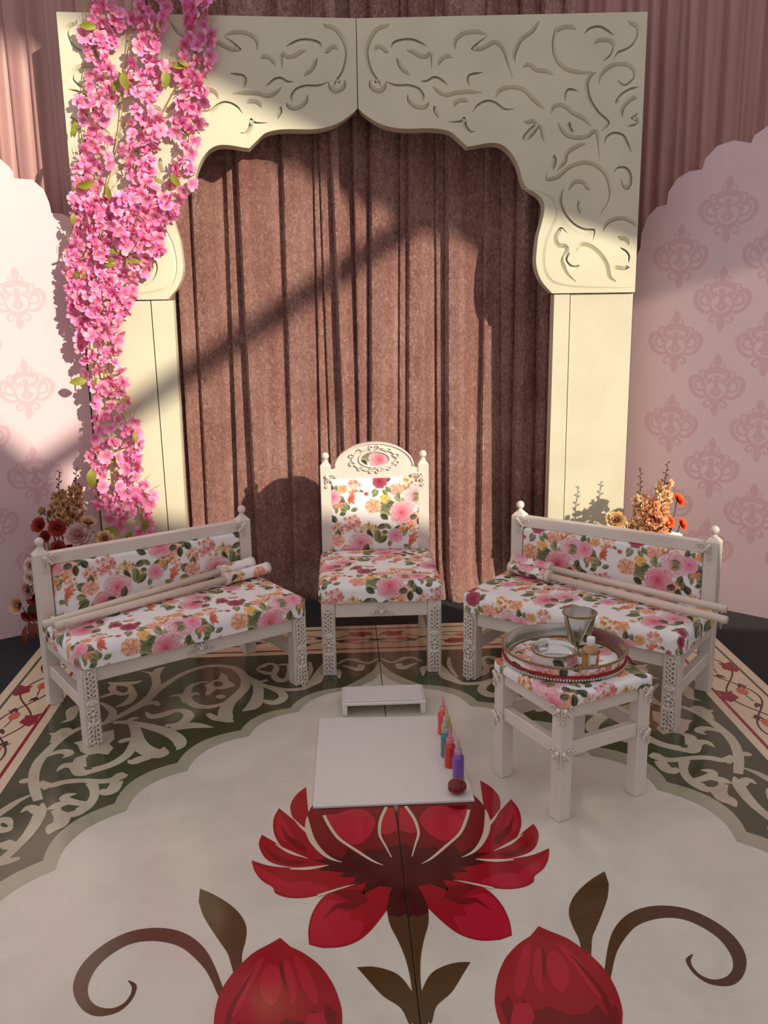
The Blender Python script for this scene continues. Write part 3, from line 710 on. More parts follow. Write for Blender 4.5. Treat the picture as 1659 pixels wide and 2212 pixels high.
both('bud_dark_print', [(680,1395),(700,1430),(690,1530),(684,1450)], Z3 + .0002, I_DRED, 3)
both('bud_dark_print', [(800,1420),(880,1500),(960,1600),(985,1680),(970,1680),(930,1590),(860,1500)], Z3 + .0002, I_DRED, 3)

# the seam is a real gap: every print that crosses it is cut back to the edges of the two panels
for o in list(FLOOR.children):
    xs = [v.co.x for v in o.data.vertices]
    if min(xs) < -.0016 and max(xs) > .0016 or min(abs(x) for x in xs) < .0016:
        bm = bmesh.new(); bm.from_mesh(o.data)
        for x in (-.0016, .0016):
            bmesh.ops.bisect_plane(bm, geom=bm.verts[:] + bm.edges[:] + bm.faces[:], plane_co=(x, 0, 0), plane_no=(1, 0, 0))
        bmesh.ops.delete(bm, geom=[f for f in bm.faces if abs(f.calc_center_median().x) < .00159], context='FACES')
        bm.to_mesh(o.data); bm.free()

# ------------------------------------------------------------------ backdrop cloth
def sheet(name, x0, x1, y, z0, z1, creases, amp, material, label, cat, seed, group=None, hem=None, nx=420, nz=40):
    r_ = np.random.default_rng(seed)
    xs = np.linspace(x0, x1, nx); zs = np.linspace(z0, z1, nz); cr = np.array(sorted(creases))
    P = np.zeros((nx, nz, 3))
    am = r_.uniform(.55, 1.25, len(cr) + 1); dr = r_.uniform(-.018, .018, len(cr))
    for j, z in enumerate(zs):
        c = cr + dr * (z - 1.2); k = np.searchsorted(c, xs)
        cc = np.concatenate([[c[0] - .12], c, [c[-1] + .12]])
        a = cc[k]; b = cc[np.minimum(k + 1, len(cc) - 1)]
        t = np.clip((xs - a) / np.maximum(b - a, .01), 0, 1)
        w = np.maximum(b - a, .01)
        lift = np.where(t < .13, np.sin(PI * np.clip(t, 0, .13) / .26), 1 - np.power(np.clip((t - .13) / .87, 0, 1), 1.7))
        fold = -amp * am[k] * np.minimum(1.1, .25 + w / .16) * lift
        fold += .006 * np.sin(xs * 41 + z * .7 + seed) + .004 * np.sin(xs * 97 - z * 1.1)
        yy = y + fold * (.75 + .35 * (1 - (z - z0) / (z1 - z0)))
        if hem is not None: yy = yy + hem(xs, z)
        P[:, j] = np.stack([xs, yy, np.full(nx, z)], -1)
    o = thing(name, label, cat, ((x0 + x1) / 2, y, z0), group=group)
    P -= np.array(o.location)
    ch = obj('cloth', grid_mesh(name, P, material, flip=True), o)
    md = ch.modifiers.new('thickness', 'SOLIDIFY'); md.thickness = .004; md.offset = -1
    return o
def hem(xs, z):
    k = np.exp(-max(z, 0) / .09); g = np.exp(-((xs - .45) / .22) ** 2)
    return -.035 * k - .13 * k * g + .012 * k * np.sin(xs * 33)
YK = 4.73
CRX = [398, 430, 505, 533, 622, 689, 706, 733]
CRX2 = [772, 798, 864, 880, 945, 962, 1042, 1085, 1112, 1160]
XM = on_y(742, 800, YK).x
L1 = [on_y(p, 800, YK).x for p in CRX]; L2 = [on_y(p, 800, YK).x for p in CRX2]
extra = [-1.03, -.96]
sheet('velvet_curtain', -1.06, XM, YK, -.006, 3.15, extra + L1, .075, VELVET, 'crushed rose velvet curtain panel hanging on the garland side of the arch', 'curtain', 3, 'velvet curtains behind the arch', hem)
sheet('velvet_curtain', XM - .03, 1.0, YK + .05, -.006, 3.15, L2 + [.93], .075, VELVET, 'crushed rose velvet curtain panel behind the arch, with pooled hem beside the chair', 'curtain', 5, 'velvet curtains behind the arch', hem)
r_ = np.random.default_rng(11)
def crs(a, b, lo_, hi_):
    out = []; x = a
    while x < b: x += r_.uniform(lo_, hi_); out.append(x)
    return out
sheet('satin_drape', -2.5, -1.0, 4.645, -.006, 3.2, crs(-2.5, -1.04, .05, .13), .04, SATIN, 'dusty pink satin drape behind the garland side of the arch', 'drape', 8, None, None, 300, 24)
sheet('satin_drape', .96, 2.6, 4.93, -.006, 3.2, crs(.96, 2.55, .035, .12), .05, SATIN, 'dusty pink satin drape behind the plain side of the arch, without flowers', 'drape', 9, None, None, 320, 24)

# ------------------------------------------------------------------ scalloped damask panels
def motif_mesh():
    """flat damask motif, x across, y up, about .26 wide and .30 tall"""
    m = MB(); Q = []
    leafp = lambda c, l, w, a: [(c[0] + l * t * math.cos(a) - s * w * math.sin(PI * t) ** .8 * math.sin(a), c[1] + l * t * math.sin(a) + s * w * math.sin(PI * t) ** .8 * math.cos(a)) for s, ts in ((1, np.linspace(0, 1, 9)), (-1, np.linspace(1, 0, 9)[1:-1])) for t in ts]
    Q += [leafp((0, .078), .074, .020, PI / 2), leafp((0, -.072), .078, .019, -PI / 2)]
    def st(pts, ws, per=6):
        q = smooth_path([(*p, w) for p, w in zip(pts, ws)], per)
        for s in (1, -1): Q.extend(rib([(s * a[0], a[1]) for a in q], [a[2] for a in q]))
    st([(.018, .080), (.030, .088), (.035, .101), (.027, .106), (.022, .099)], [.007, .007, .006, .006, .004])      # small curls at the tip
    st([(.0, .075), (.03, .070), (.05, .062), (.056, .045), (.046, .028), (.030, .026), (.026, .040)], [.03, .03, .026, .02, .016, .012, .006])
    st([(.052, .058), (.068, .070), (.082, .068), (.084, .056), (.074, .054)], [.008, .009, .009, .008, .004])
    st([(.0, .05), (.0, .02), (.008, .0)], [.03, .024, .012])
    st([(.0, .018), (.03, .018), (.052, .0), (.054, -.03), (.034, -.058), (.010, -.074), (.0, -.08)], [.008, .009, .010, .012, .016, .03, .034])
    st([(.0, .012), (.010, -.012), (.036, -.034)], [.01, .012, .004])
    st([(.0, .014), (.004, -.01), (.014, -.03), (.0, -.052)], [.006, .01, .022, .008])
    st([(.052, -.020), (.080, -.024), (.100, -.010), (.100, .012), (.086, .024), (.068, .020), (.064, .004), (.072, -.004)], [.010, .012, .012, .012, .016, .018, .014, .006])
    st([(.040, -.052), (.075, -.056), (.105, -.040), (.126, -.005), (.122, .028), (.100, .042), (.078, .036), (.066, .022)], [.010, .016, .018, .022, .022, .020, .016, .008])
    st([(.018, -.070), (.040, -.072), (.054, -.086), (.046, -.102), (.028, -.098), (.030, -.088)], [.010, .010, .011, .010, .008, .004])
    m.union_flat(Q, 0)
    return m.mesh('damask_motif', DAMASK)
MOTIF = motif_mesh()
def damask_panel(name, label, P0, d2, edge, inner_u, u_far, h0, grid, sc):
    """P0 base point, d2 unit direction along the panel (towards its far side), edge: outline points (u, z) of the scalloped top from inner end outwards"""
    ang = math.atan2(d2[1], d2[0])
    t = thing(name, label, 'backdrop panel', (P0[0], P0[1], 0), ang, 'scalloped pink panels')
    poly = [(inner_u, h0)] + edge + [(u_far, h0)]
    m = MB(); m.prism(poly, lambda u, w, q: (u, q, w), 0.0, .02); m.build('panel_board', PANEL, t)
    def top(u):
        es = [e for e in zip(edge[:-1], edge[1:]) if min(e[0][0], e[1][0]) - 1e-6 <= u <= max(e[0][0], e[1][0]) + 1e-6]
        return min([a[1] + (b[1] - a[1]) * ((u - a[0]) / (b[0] - a[0]) if abs(b[0] - a[0]) > 1e-6 else 0) for a, b in es], default=0)
    us0, z0, du, dz = grid; lo_u, hi_u = min(inner_u, u_far), max(inner_u, u_far)
    for i in range(-8, 9):
        for j in range(-2, 14):
            u = us0 + i * du / 2; z = z0 + j * dz + (dz / 2 if i % 2 else 0)
            if lo_u + .115 * sc < u < hi_u - .115 * sc and z > .17 and z + .16 * sc < min(top(u), top(u - .09), top(u + .09)) and z < 2.5:
                obj('damask_motif', MOTIF, t, (u, -.00015, z), (PI / 2, 0, 0), sc)
    return t
def panel_edge(P0, n, dirv, pts):
    out = []
    for px, py in pts:
        p = on_plane(px, py, (P0[0], P0[1], 0), n); out.append(((p.x - P0[0]) * dirv[0] + (p.y - P0[1]) * dirv[1], p.z))
    return out
# left: runs from behind the arch towards the left front
aL = math.radians(31.9); dL = (math.cos(aL), math.sin(aL)); PL = (-1.605, 4.322); nL = Vector((math.sin(aL), -math.cos(aL), 0))
eL = panel_edge(PL, nL, dL, [(160, 480), (150, 470), (135, 462), (111, 460), (107, 440), (95, 410), (70, 388), (30, 385), (28, 372), (20, 360), (0, 343)])
u0 = eL[-1][0]; zz = eL[-1][1]
eL += [(u0 - .03, zz + .015), (u0 - .05, zz + .08), (u0 - .08, zz + .16), (u0 - .16, zz + .21), (u0 - .22, zz + .22), (u0 - .27, zz + .32), (u0 - .36, zz + .36), (u0 - .5, zz + .38)]
damask_panel('damask_panel', 'pale pink damask panel with scalloped top, beside the pink flower garland', PL, dL, eL, eL[0][0], eL[-1][0], -.008, (.05, .345, .43, .40), .92)
aR = math.radians(-43.0); dR = (math.cos(aR), math.sin(aR)); PR = (1.80, 4.27); nR = Vector((math.sin(aR), -math.cos(aR), 0))
eR = panel_edge(PR, nR, dR, [(1372, 560), (1383, 536), (1386, 505), (1398, 470), (1418, 448), (1440, 442), (1444, 415), (1464, 385), (1490, 370), (1517, 366), (1524, 342), (1550, 315), (1585, 303), (1623, 309), (1630, 292), (1659, 272)])
u0 = eR[-1][0]; zz = eR[-1][1]
eR += [(u0 + .03, zz + .01), (u0 + .05, zz + .08), (u0 + .12, zz + .13), (u0 + .2, zz + .14), (u0 + .24, zz + .22), (u0 + .4, zz + .24)]
gp = panel_edge(PR, nR, dR, [(1459, 739)])[0]
damask_panel('damask_panel', 'mauve pink damask panel with scalloped top, behind the bench with the tray stool', PR, dR, eR, eR[0][0], eR[-1][0], -.008, (gp[0], gp[1] - 3 * .40, .43, .40), 1.0)
# ------------------------------------------------------------------ the carved arch: two hinged heads on two pillars
HX, HY = -.029, 4.51
Z_TOP, Z_J, TH = 2.722, 1.532, .13
ANG_R = math.atan2(-.09, 1.269); ANG_L = math.atan2(.11, 1.267)
def arch_frame(a):
    d = Vector((math.cos(a), math.sin(a), 0)); n = Vector((math.sin(a), -math.cos(a), 0)); return d, n
def on_arch(px, py, a):
    d, n = arch_frame(a); p = on_plane(px, py, (HX, HY, 0), n)
    return ((p.x - HX) * d.x + (p.y - HY) * d.y, p.z)
CX = lambda x, y: on_arch(760 + x / 1.8454, y / 1.8454, ANG_R)
INNER = [(24,432),(60,462),(110,492),(165,508),(220,513),(300,511),(350,514),(395,526),(430,556),(460,584),(490,580),(530,572),(575,570),(612,585),(645,622),(667,668),(680,715),(692,742),(725,764),(752,784),(767,812),(767,845),(757,890),(744,940),(737,1000),(735,1050),(745,1095),(765,1132),(798,1168)]
inn = [CX(*p) for p in INNER]
# smooth between the cusps
def seg_smooth(P, cusps):
    out = []
    for a, b in zip(cusps[:-1], cusps[1:]): out += smooth_path(P[a:b + 1], 4)[:-1]
    return out + [P[-1]]
inn = seg_smooth(inn, [0, 9, 17, len(inn) - 1])
W_R = 1.272
OUT_R = [(0.002, Z_TOP), (0.002, inn[0][1])] + [(max(u, .002), z) for u, z in inn[1:-1]] + [(inn[-1][0], Z_J), (W_R, Z_J), (W_R, Z_TOP)]
STROKES = [
 [(150,95),(140,110),(105,125),(80,160),(67,200),(70,240),(85,285),(108,318),(120,350)], [(70,318),(68,345),(85,365),(115,372),(135,355),(140,325)], [(88,318),(94,332)],
 [(140,325),(180,335),(230,335),(270,350),(290,380),(284,405)], [(220,375),(222,405),(250,432),(285,438),(305,425),(309,408)], [(93,205),(105,195),(120,200),(135,213),(148,210)],
 [(155,190),(165,165),(200,153),(240,152),(275,165),(300,183)], [(218,203),(240,215),(270,232),(300,234),(312,224),(316,275)], [(175,232),(185,265),(205,290),(232,303)],
 [(275,322),(300,317),(325,303),(355,310),(386,340)], [(345,265),(370,237),(402,232)], [(322,347),(345,375),(380,388),(420,378),(470,375),(520,372)], [(470,350),(458,320),(465,297),(490,288),(523,287)],
 [(415,200),(420,165),(450,142),(490,136),(540,143)], [(540,143),(505,165),(475,195),(510,205),(545,190),(572,178),(600,205),(620,260),(640,312)], [(750,85),(725,130),(680,165),(656,215),(653,252)],
 [(680,272),(705,268),(735,288),(770,293),(803,303)], [(576,392),(590,370),(630,357),(680,365),(715,400),(745,425),(768,436)], [(480,447),(500,415),(540,397),(575,405),(610,430),(648,433)],
 [(408,427),(430,410),(467,410)], [(327,420),(325,445),(346,475)], [(385,483),(430,480),(450,465),(460,500),(475,520),(493,521)],
 [(812,105),(800,150),(798,200),(815,250),(855,285),(910,297),(965,292)], [(815,132),(850,117),(895,120)], [(925,135),(945,110),(985,100),(1020,115),(1048,140)], [(965,178),(985,170),(1020,170),(1038,185),(1025,220),(1000,242)],
 [(1100,82),(1110,100),(1130,112),(1135,135),(1120,170),(1095,190),(1060,205),(1040,240)], [(975,290),(955,310),(945,340),(955,390),(985,440),(1030,488),(995,525)],
 [(985,340),(1000,300),(1040,270),(1085,265),(1115,280),(1122,305),(1105,325),(1085,335),(1060,318)], [(1145,345),(1110,350),(1070,375),(1050,405),(1057,416)], [(850,403),(848,372),(868,350),(905,362)],
 [(795,455),(810,432),(840,430),(880,460),(920,480),(955,510)], [(820,492),(830,520),(855,548),(900,558),(945,550),(968,532),(978,570),(985,640)], [(870,485),(876,505),(886,527)],
 [(685,485),(700,495),(727,492),(700,520),(680,548),(690,563)], [(700,560),(725,540),(746,512),(755,545),(766,565)], [(1005,580),(1012,545),(1045,525),(1085,535),(1105,570),(1118,607)],
 [(1080,470),(1090,430),(1120,402),(1140,396)], [(1140,450),(1112,472),(1135,488),(1098,502)], [(808,615),(818,640),(805,680)], [(775,690),(775,721),(820,715),(870,675),(920,658),(965,665),(1005,700),(1022,750),(1020,800),(985,862)],
 [(820,682),(855,650),(865,615),(900,592),(935,575)], [(846,752),(838,800),(855,850),(890,890),(930,910),(970,915),(962,957)], [(865,762),(890,735),(918,735),(935,755),(952,760)], [(900,800),(898,830),(911,858)],
 [(1040,690),(1060,665),(1095,665),(1115,690),(1118,730),(1100,758),(1078,745),(1072,715)], [(1000,925),(1030,890),(1075,878),(1110,890),(1138,907)],
 [(860,930),(835,905),(810,930),(805,960),(820,985),(850,992),(832,1040),(850,1090),(892,1126)], [(870,1008),(860,1035),(880,1058),(907,1055)], [(890,1005),(915,982),(950,990),(985,1020),(1010,1060),(1020,1105),(1052,1125)],
 [(1040,1070),(1080,1078),(1108,1068)], [(1070,985),(1095,997),(1110,1020),(1105,1048)], [(1058,945),(1070,958),(1085,960),(1104,978)],
]
SOFT_EDGE = [(690,752),(760,775),(800,800),(812,850),(790,905),(768,960),(758,1030),(768,1090),(800,1130),(870,1148),(1000,1152),(1130,1150)]
def carved_head(name, label, ang, side, deep=.020, w1=.0085, w2=.024):
    """front face with recessed strokes: a crisp cliff on one side, a soft slope back up on the other"""
    sx = side
    t = thing(name, label, 'arch', (HX, HY, Z_J), ang, 'carved heads of the arch')
    out = [(sx * u, z - Z_J) for u, z in OUT_R]
    strips = []
    for i, st in enumerate(STROKES + [SOFT_EDGE]):
        q = smooth_path([CX(*p) for p in st], 5); q = [(sx * a, b - Z_J) for a, b in q]
        shallow = .28 if i == len(STROKES) else 1.0
        n = len(q); sg = (1 if i % 3 else -1) * sx
        C = []; M1 = []; M2 = []; D = []
        for k in range(n):
            a = q[max(k - 1, 0)]; b = q[min(k + 1, n - 1)]; tv = Vector((b[0] - a[0], b[1] - a[1])); tv.normalize(); nv = Vector((-tv.y, tv.x)) * sg
            f = min(1, .12 + 5 * min(k, n - 1 - k) / n); p = Vector(q[k])
            C.append(p); M1.append(p + nv * w1 * (.4 + .6 * f)); M2.append(p + nv * w2 * f * (.7 if shallow == 1 else .5) + nv * w1 * .3); D.append(-deep * f * shallow)
        strips.append((C, M1, M2, D))
    V = [Vector(p) for p in ccw(out)]; F = [list(range(len(out)))]
    for C, M1, M2, D in strips:
        for k in range(len(C) - 1):
            for tq in ([C[k], C[k + 1], M2[k + 1]], [C[k], M2[k + 1], M2[k]]):
                tq = ccw(tq)
                if tq: b = len(V); V += [Vector(p) for p in tq]; F.append([b, b + 1, b + 2])
    vo, eo, fo, _, _, of = delaunay_2d_cdt(V, [], F, 1, 1e-6, True)
    m = MB()
    m.add([(v.x, 0, v.y) for v in vo], [tuple(f) for f, o_ in zip(fo, of) if 0 in o_ and len(o_) == 1])
    n = len(out)
    m.add([(u, 0, z) for u, z in out] + [(u, TH, z) for u, z in out], [(i, (i + 1) % n, n + (i + 1) % n, n + i) for i in range(n)] + [tuple(n + i for i in tr_) for tr_ in tessellate_polygon([[Vector((u, z, 0)) for u, z in out]])])
    m.build('head_panel', CREAM, t)
    g = MB()
    for C, M1, M2, D in strips:
        k = len(C)
        vs = [(p.x, 0, p.y) for p in C] + [(p.x, -d, p.y) for p, d in zip(C, D)] + [(p.x, -d * .40, p.y) for p, d in zip(M1, D)] + [(p.x, 0, p.y) for p in M2]
        fs = []
        for r0 in range(3): fs += [(r0 * k + i, r0 * k + i + 1, (r0 + 1) * k + i + 1, (r0 + 1) * k + i) for i in range(k - 1)]
        g.add(vs, fs)
    g.build('carved_scrollwork', CREAM, t, fix=False)
    return t
carved_head('arch_head', 'cream arch half with open carved scrollwork and no flowers on it', ANG_R, 1)
carved_head('arch_head', 'cream carved arch half largely covered by pink blossom garland', ANG_L, -1)
# pillars
def pillar(label, ang, side, u_in_top, u_in_bot, u_out, split_top, split_bot):
    t = thing('arch_pillar', label, 'pillar', (HX, HY, 0), ang, 'pillars of the arch')
    f = lambda u, w, q: (u, q, w)
    zt = Z_J - .005; zb = -.008
    a, b, c, d_ = u_in_bot, u_in_top, split_top, split_bot
    g = .0022 * side
    m = MB(); m.prism([(a, zb), (b, zt), (c - g, zt), (d_ - g, zb)], f, .010, TH); m.build('pillar_edge_board', CREAM, t)
    m = MB(); m.prism([(d_ + g, zb), (c + g, zt), (u_out, zt), (u_out, zb)], f, 0.015 if side > 0 else .011, TH); m.build('pillar_face_board', CREAM, t)
    return t
uR = lambda px, py: on_arch(px, py, ANG_R)[0]
uL = lambda px, py: on_arch(px, py, ANG_L)[0]
pillar('cream pillar under the bare half of the arch, behind the bench with the tray stool', ANG_R, 1, uR(1198, 640), uR(1184, 1105), W_R - .004, uR(1233, 640), uR(1219, 1110))
pillar('cream pillar under the garlanded half of the arch, pink blossoms hanging over it', ANG_L, -1, uL(374, 650), uL(400, 1140), -W_R + .004, uL(325, 650), uL(365, 1145))

# ------------------------------------------------------------------ garland of pink blossoms
PET = mat('petal', attr=True, rough=.55, transl=.12)
LEAF = mat('leaf', srgb(150, 152, 52), .5, var=.25, vscale=30, transl=.25)
VINE = mat('vine_stem', srgb(168, 150, 62), .6)
def petal_grid(m, a, ln, wd, lift, curl, ci, co, notch=.12, nu=4, nv=3, z0=0.0):
    vs = []; cs = []
    for i in range(nu + 1):
        u = i / nu
        half = wd * (math.sin(PI * min(1, .12 + .80 * u)) ** .75) * (.55 + .55 * u)
        for j in range(nv + 1):
            s = -1 + 2 * j / nv; x = ln * u * (1 - (notch * (1 - abs(s)) if i == nu else 0)); y = half * s
            z = z0 + lift * ln * u - curl * ln * u * u + .10 * wd * s * s
            ca, sa = math.cos(a), math.sin(a)
            vs.append((x * ca - y * sa, x * sa + y * ca, z)); t = min(1, u * 1.25) ** .8
            cs.append(tuple(ci[k] * (1 - t) + co[k] * t for k in range(3)))
    fs = [(i * (nv + 1) + j, (i + 1) * (nv + 1) + j, (i + 1) * (nv + 1) + j + 1, i * (nv + 1) + j + 1) for i in range(nu) for j in range(nv)]
    m.add(vs, fs, True, cs)
def blossom(seed):
    r_ = random.Random(seed); m = MB()
    n = 5 if seed % 3 else 6; ci = srgb(222, 84, 148); lift = r_.uniform(.15, .85)
    for k in range(n):
        w = r_.uniform(.9, 1.1); co = srgb(250 + r_.randint(-8, 5), 168 + r_.randint(-26, 20), 212 + r_.randint(-14, 10))
        petal_grid(m, 2 * PI * k / n + r_.uniform(-.2, .2), (.036 if seed < 6 else .030) * w, .0165 * w, lift + r_.uniform(-.25, .25), r_.uniform(.2, .6), ci, co)
    if seed % 2:
        for k in range(3): petal_grid(m, 2 * PI * k / 3 + .5, .021, .011, lift + .7, .2, ci, srgb(244, 136, 192), z0=.002)
    m.blob((0, 0, .004), (.004, .004, .005), nu=6, nv=4, col=srgb(226, 170, 60))
    m.tube([(0, 0, 0), (0, .003, -.02)], [.002, .0012], 4, col=srgb(170, 60, 90))
    return m.mesh('blossom', PET, cols=True)
BLOS = [blossom(k) for k in range(8)]
def leaf_mesh(name, ln, wd, material):
    m = MB(); vs = []; 
    for i in range(9):
        u = i / 8; h = wd * math.sin(PI * u ** .85) ** .9
        for s in (-1, -.5, 0, .5, 1): vs.append((h * s, -ln * u, .010 * math.sin(PI * u) * ln / .06 - .25 * h * (1 - abs(s)) + .02 * u * u * ln))
    m.add(vs, [(i * 5 + j, (i + 1) * 5 + j, (i + 1) * 5 + j + 1, i * 5 + j + 1) for i in range(8) for j in range(4)], True)
    return m.mesh(name, material)
GLEAF = leaf_mesh('leaf', .075, .018, LEAF)
rg = random.Random(42)
dl, nl = arch_frame(ANG_L)
def gpt(px, py, off):
    p = on_plane(px, py, (HX, HY, 0), nl); return p + nl * off
SPAN = [(-30,170,515),(20,165,515),(60,165,490),(100,158,485),(150,160,478),(200,160,468),(250,150,452),(300,142,436),(350,142,430),(400,146,424),(450,152,388),(500,150,366),(550,142,352),(600,142,312),(650,142,296),(700,160,276),(750,166,266),(800,176,278),(850,186,288),(900,188,300),(950,192,312),(1000,182,324),(1050,190,345),(1100,208,345),(1145,232,336)]
def span(y):
    for a, b in zip(SPAN[:-1], SPAN[1:]):
        if a[0] <= y <= b[0]:
            t = (y - a[0]) / (b[0] - a[0]); return a[1] + (b[1] - a[1]) * t, a[2] + (b[2] - a[2]) * t
    return SPAN[-1][1:]
dens = lambda y: .80 if y < 60 else (.74 if y < 210 else (.92 if y < 400 else (1.0 if y < 740 else .80)))
gz = on_arch(240, 600, ANG_L)
G0 = gpt(240, 1140, .05)
GAR = thing('flower_garland', 'long garland of pink artificial blossoms hung over one shoulder of the arch', 'garland', G0)
def grel(p): return p - G0
pts = []; tries = 0
while len(pts) < 450 and tries < 40000:
    tries += 1
    y = rg.uniform(-8, 1145); a, b = span(y); x = rg.uniform(a + 10, b - 10)
    if rg.random() > dens(y): continue
    # gaps where the vines hang apart high on the arch
    if y < 430 and (math.sin(x * .062 + y * .004) + .55 * math.sin(y * .047 + x * .02)) < -.28: continue
    if y > 740 and (math.sin(x * .09 + y * .02) + .6 * math.sin(y * .06)) < -.95: continue
    dmin = 15.5 if 430 < y < 740 else 19
    if any((x - q[0]) ** 2 + (y - q[1]) ** 2 < dmin * dmin for q in pts): continue
    pts.append((x, y))
info = []
for x, y in pts:
    a, b = span(y); e = 1 - abs(2 * (x - a) / (b - a) - 1); bulk = .10 if 430 < y < 740 else .06
    off = .018 + bulk * (.25 + .75 * e) * rg.uniform(.35, 1.0)
    if y > 430 and x < 150: off = max(off, .03)
    P = gpt(x, y, off)
    d = Vector((rg.gauss(0, .85) + .15, rg.gauss(0, .75) - .25, 0)); d = (nl + Vector((d.x, 0, d.y))).normalized()
    R = d.to_track_quat('Z', 'Y').to_matrix().to_4x4() @ Matrix.Rotation(rg.uniform(0, 6.28), 4, 'Z')
    info.append((off, P, R, rg.uniform(.80, 1.12), rg.randrange(8)))
info.sort(key=lambda q: -q[0])
for off, P, R, s, k in info[:300]:
    o = obj('blossom', BLOS[k], GAR); o.matrix_local = Matrix.Translation(grel(P)) @ R @ Matrix.Scale(s, 4)
m = MB()
for off, P, R, s, k in info[300:]:
    me = BLOS[k]; Mx = Matrix.Translation(grel(P)) @ R @ Matrix.Scale(s, 4)
    cl = np.zeros(len(me.vertices) * 4, dtype=np.float32); me.color_attributes['Col'].data.foreach_get('color', cl); cl = cl.reshape(-1, 4)[:, :3]
    m.add([Mx @ v.co for v in me.vertices], [tuple(p.vertices) for p in me.polygons], True, cl)
put(m.build('rear_blossoms', PET, GAR, cols=True, fix=False), kind='stuff')
# vines and thin flower stalks
for vx in ([(182,-5),(190,90),(186,160),(180,250),(178,350),(172,470),(180,560),(200,680),(205,800),(215,930),(212,1050)], [(285,-5),(278,90),(268,180),(262,290),(235,400),(222,520),(225,640),(222,760),(235,880),(245,1000),(262,1130)],
           [(350,-5),(338,100),(322,210),(300,320),(290,430),(285,560),(250,680),(232,800),(238,900)], [(420,-5),(408,80),(392,170),(350,260),(330,370),(300,480),(280,590),(245,700)], [(450,-5),(440,60),(436,150),(418,240),(402,330),(370,420),(345,520),(310,600)],
           [(225,800),(262,880),(290,960),(300,1060),(310,1140)]):
    q = smooth_path([tuple(grel(gpt(x + rg.uniform(-3, 3), y, .022))) for x, y in vx], 5)
    m = MB(); m.tube(q, .0024, 5); m.build('vine', VINE, GAR)
m = MB()
for off, P, R, s, k in info:
    a = P - (R @ Vector((0, 0, 1))) * .015; x = rg.uniform(-.04, .04); b = P + dl * x + Vector((0, 0, rg.uniform(.04, .085))) - nl * (off - .018) * .9
    c = (a + b) / 2 + Vector((rg.uniform(-.02, .02), 0, rg.uniform(-.005, .025))) + nl * .008
    m.tube(smooth_path([tuple(grel(q)) for q in (a, c, b)], 3), .0011, 3, cap=False)
put(m.build('flower_stalks', VINE, GAR), kind='stuff')
for x, y, r_, s in ((215,72,1.6,1.0),(350,50,.3,1.0),(362,165,.1,1.1),(270,170,-.2,1.1),(262,178,.5,.9),(405,155,1.5,.9),(410,158,2.0,.7),(172,275,.2,.9),(172,290,.6,.6),(210,404,1.4,1.1),(235,412,-.3,.8),(372,385,-.6,.9),(165,468,.2,.7),(186,482,.1,.5),(265,548,1.2,.9),(275,566,-1.4,1.1),(285,560,.1,1.2),(260,572,1.5,1.0),(165,595,-1.2,.8),(195,826,1.5,1.1),(213,818,.3,.6),(282,858,.5,.6),(292,935,-.2,.7),(205,1010,.1,1.3),(232,996,-1.5,.9),(312,1115,-.5,.8),(318,1125,.2,.8),(262,1148,1.5,1.3),(292,1148,.7,1.1),(270,1160,.3,.9)):
    o = obj('leaf', GLEAF, GAR); P = gpt(x, y - 6, rg.uniform(.05, .085))
    o.matrix_local = Matrix.Translation(grel(P)) @ Matrix.Rotation(ANG_L, 4, 'Z') @ Matrix.Rotation(PI / 2, 4, 'X') @ Matrix.Rotation(-r_, 4, 'Z') @ Matrix.Rotation(rg.uniform(-.6, .6), 4, 'Y') @ Matrix.Scale(s, 4)
# ------------------------------------------------------------------ carved ornaments (plane x, z; standing proud towards -y)
CARV = mat('carving_paint', (.74, .66, .60), .4, var=.08, vscale=40)
def ring_leaf(m, c, ln, wd, ang, r_=.0032, n=10):
    q = []
    for k in range(n):
        t = 2 * PI * k / n; x = ln * .5 * math.cos(t); y = wd * .5 * math.sin(t) * (1 - .35 * math.cos(t))
        q.append((c[0] + x * math.cos(ang) - y * math.sin(ang), -.004, c[1] + x * math.sin(ang) + y * math.cos(ang)))
    m.tube(q, r_, 5, closed=True)
def leg_carving():
    m = MB()
    def spray(z0, s, n):
        m.tube([(0, -.002, z0), (0, -.002, z0 - s * n * .0185)], .0018, 5)
        for k in range(n):
            for e in (-1, 1): ring_leaf(m, (e * .0105, z0 - s * (k * .0178 + .008)), .021, .012, PI / 2 - e * s * .5)
        ring_leaf(m, (0, z0 + s * .006), .018, .012, PI / 2)
    spray(-.010, 1, 5)
    for e in (-1, 0, 1): m.blob((e * .011, -.003, -.112), (.006, .004, .014), Matrix.Rotation(-e * .55, 4, 'Y'))
    m.blob((0, -.003, -.120), (.013, .004, .007)); m.blob((0, -.004, -.134), .0055)
    for k in range(5):
        a = PI / 2 + 2 * PI * k / 5; ring_leaf(m, (.0125 * math.cos(a), -.156 + .0125 * math.sin(a)), .0165, .0155, a, .0026)
    m.blob((0, -.004, -.156), (.007, .005, .007)); m.blob((0, -.004, -.178), .0055)
    for e in (-1, 0, 1): m.blob((e * .010, -.003, -.194), (.006, .004, .013), Matrix.Rotation(e * .55, 4, 'Y'))
    spray(-.262, -1, 4)
    m.v = [(x * 1.12, y * 1.7, z) for x, y, z in m.v]
    return m.mesh('leg_carving', CARV, fix=True)
LEGC = leg_carving()
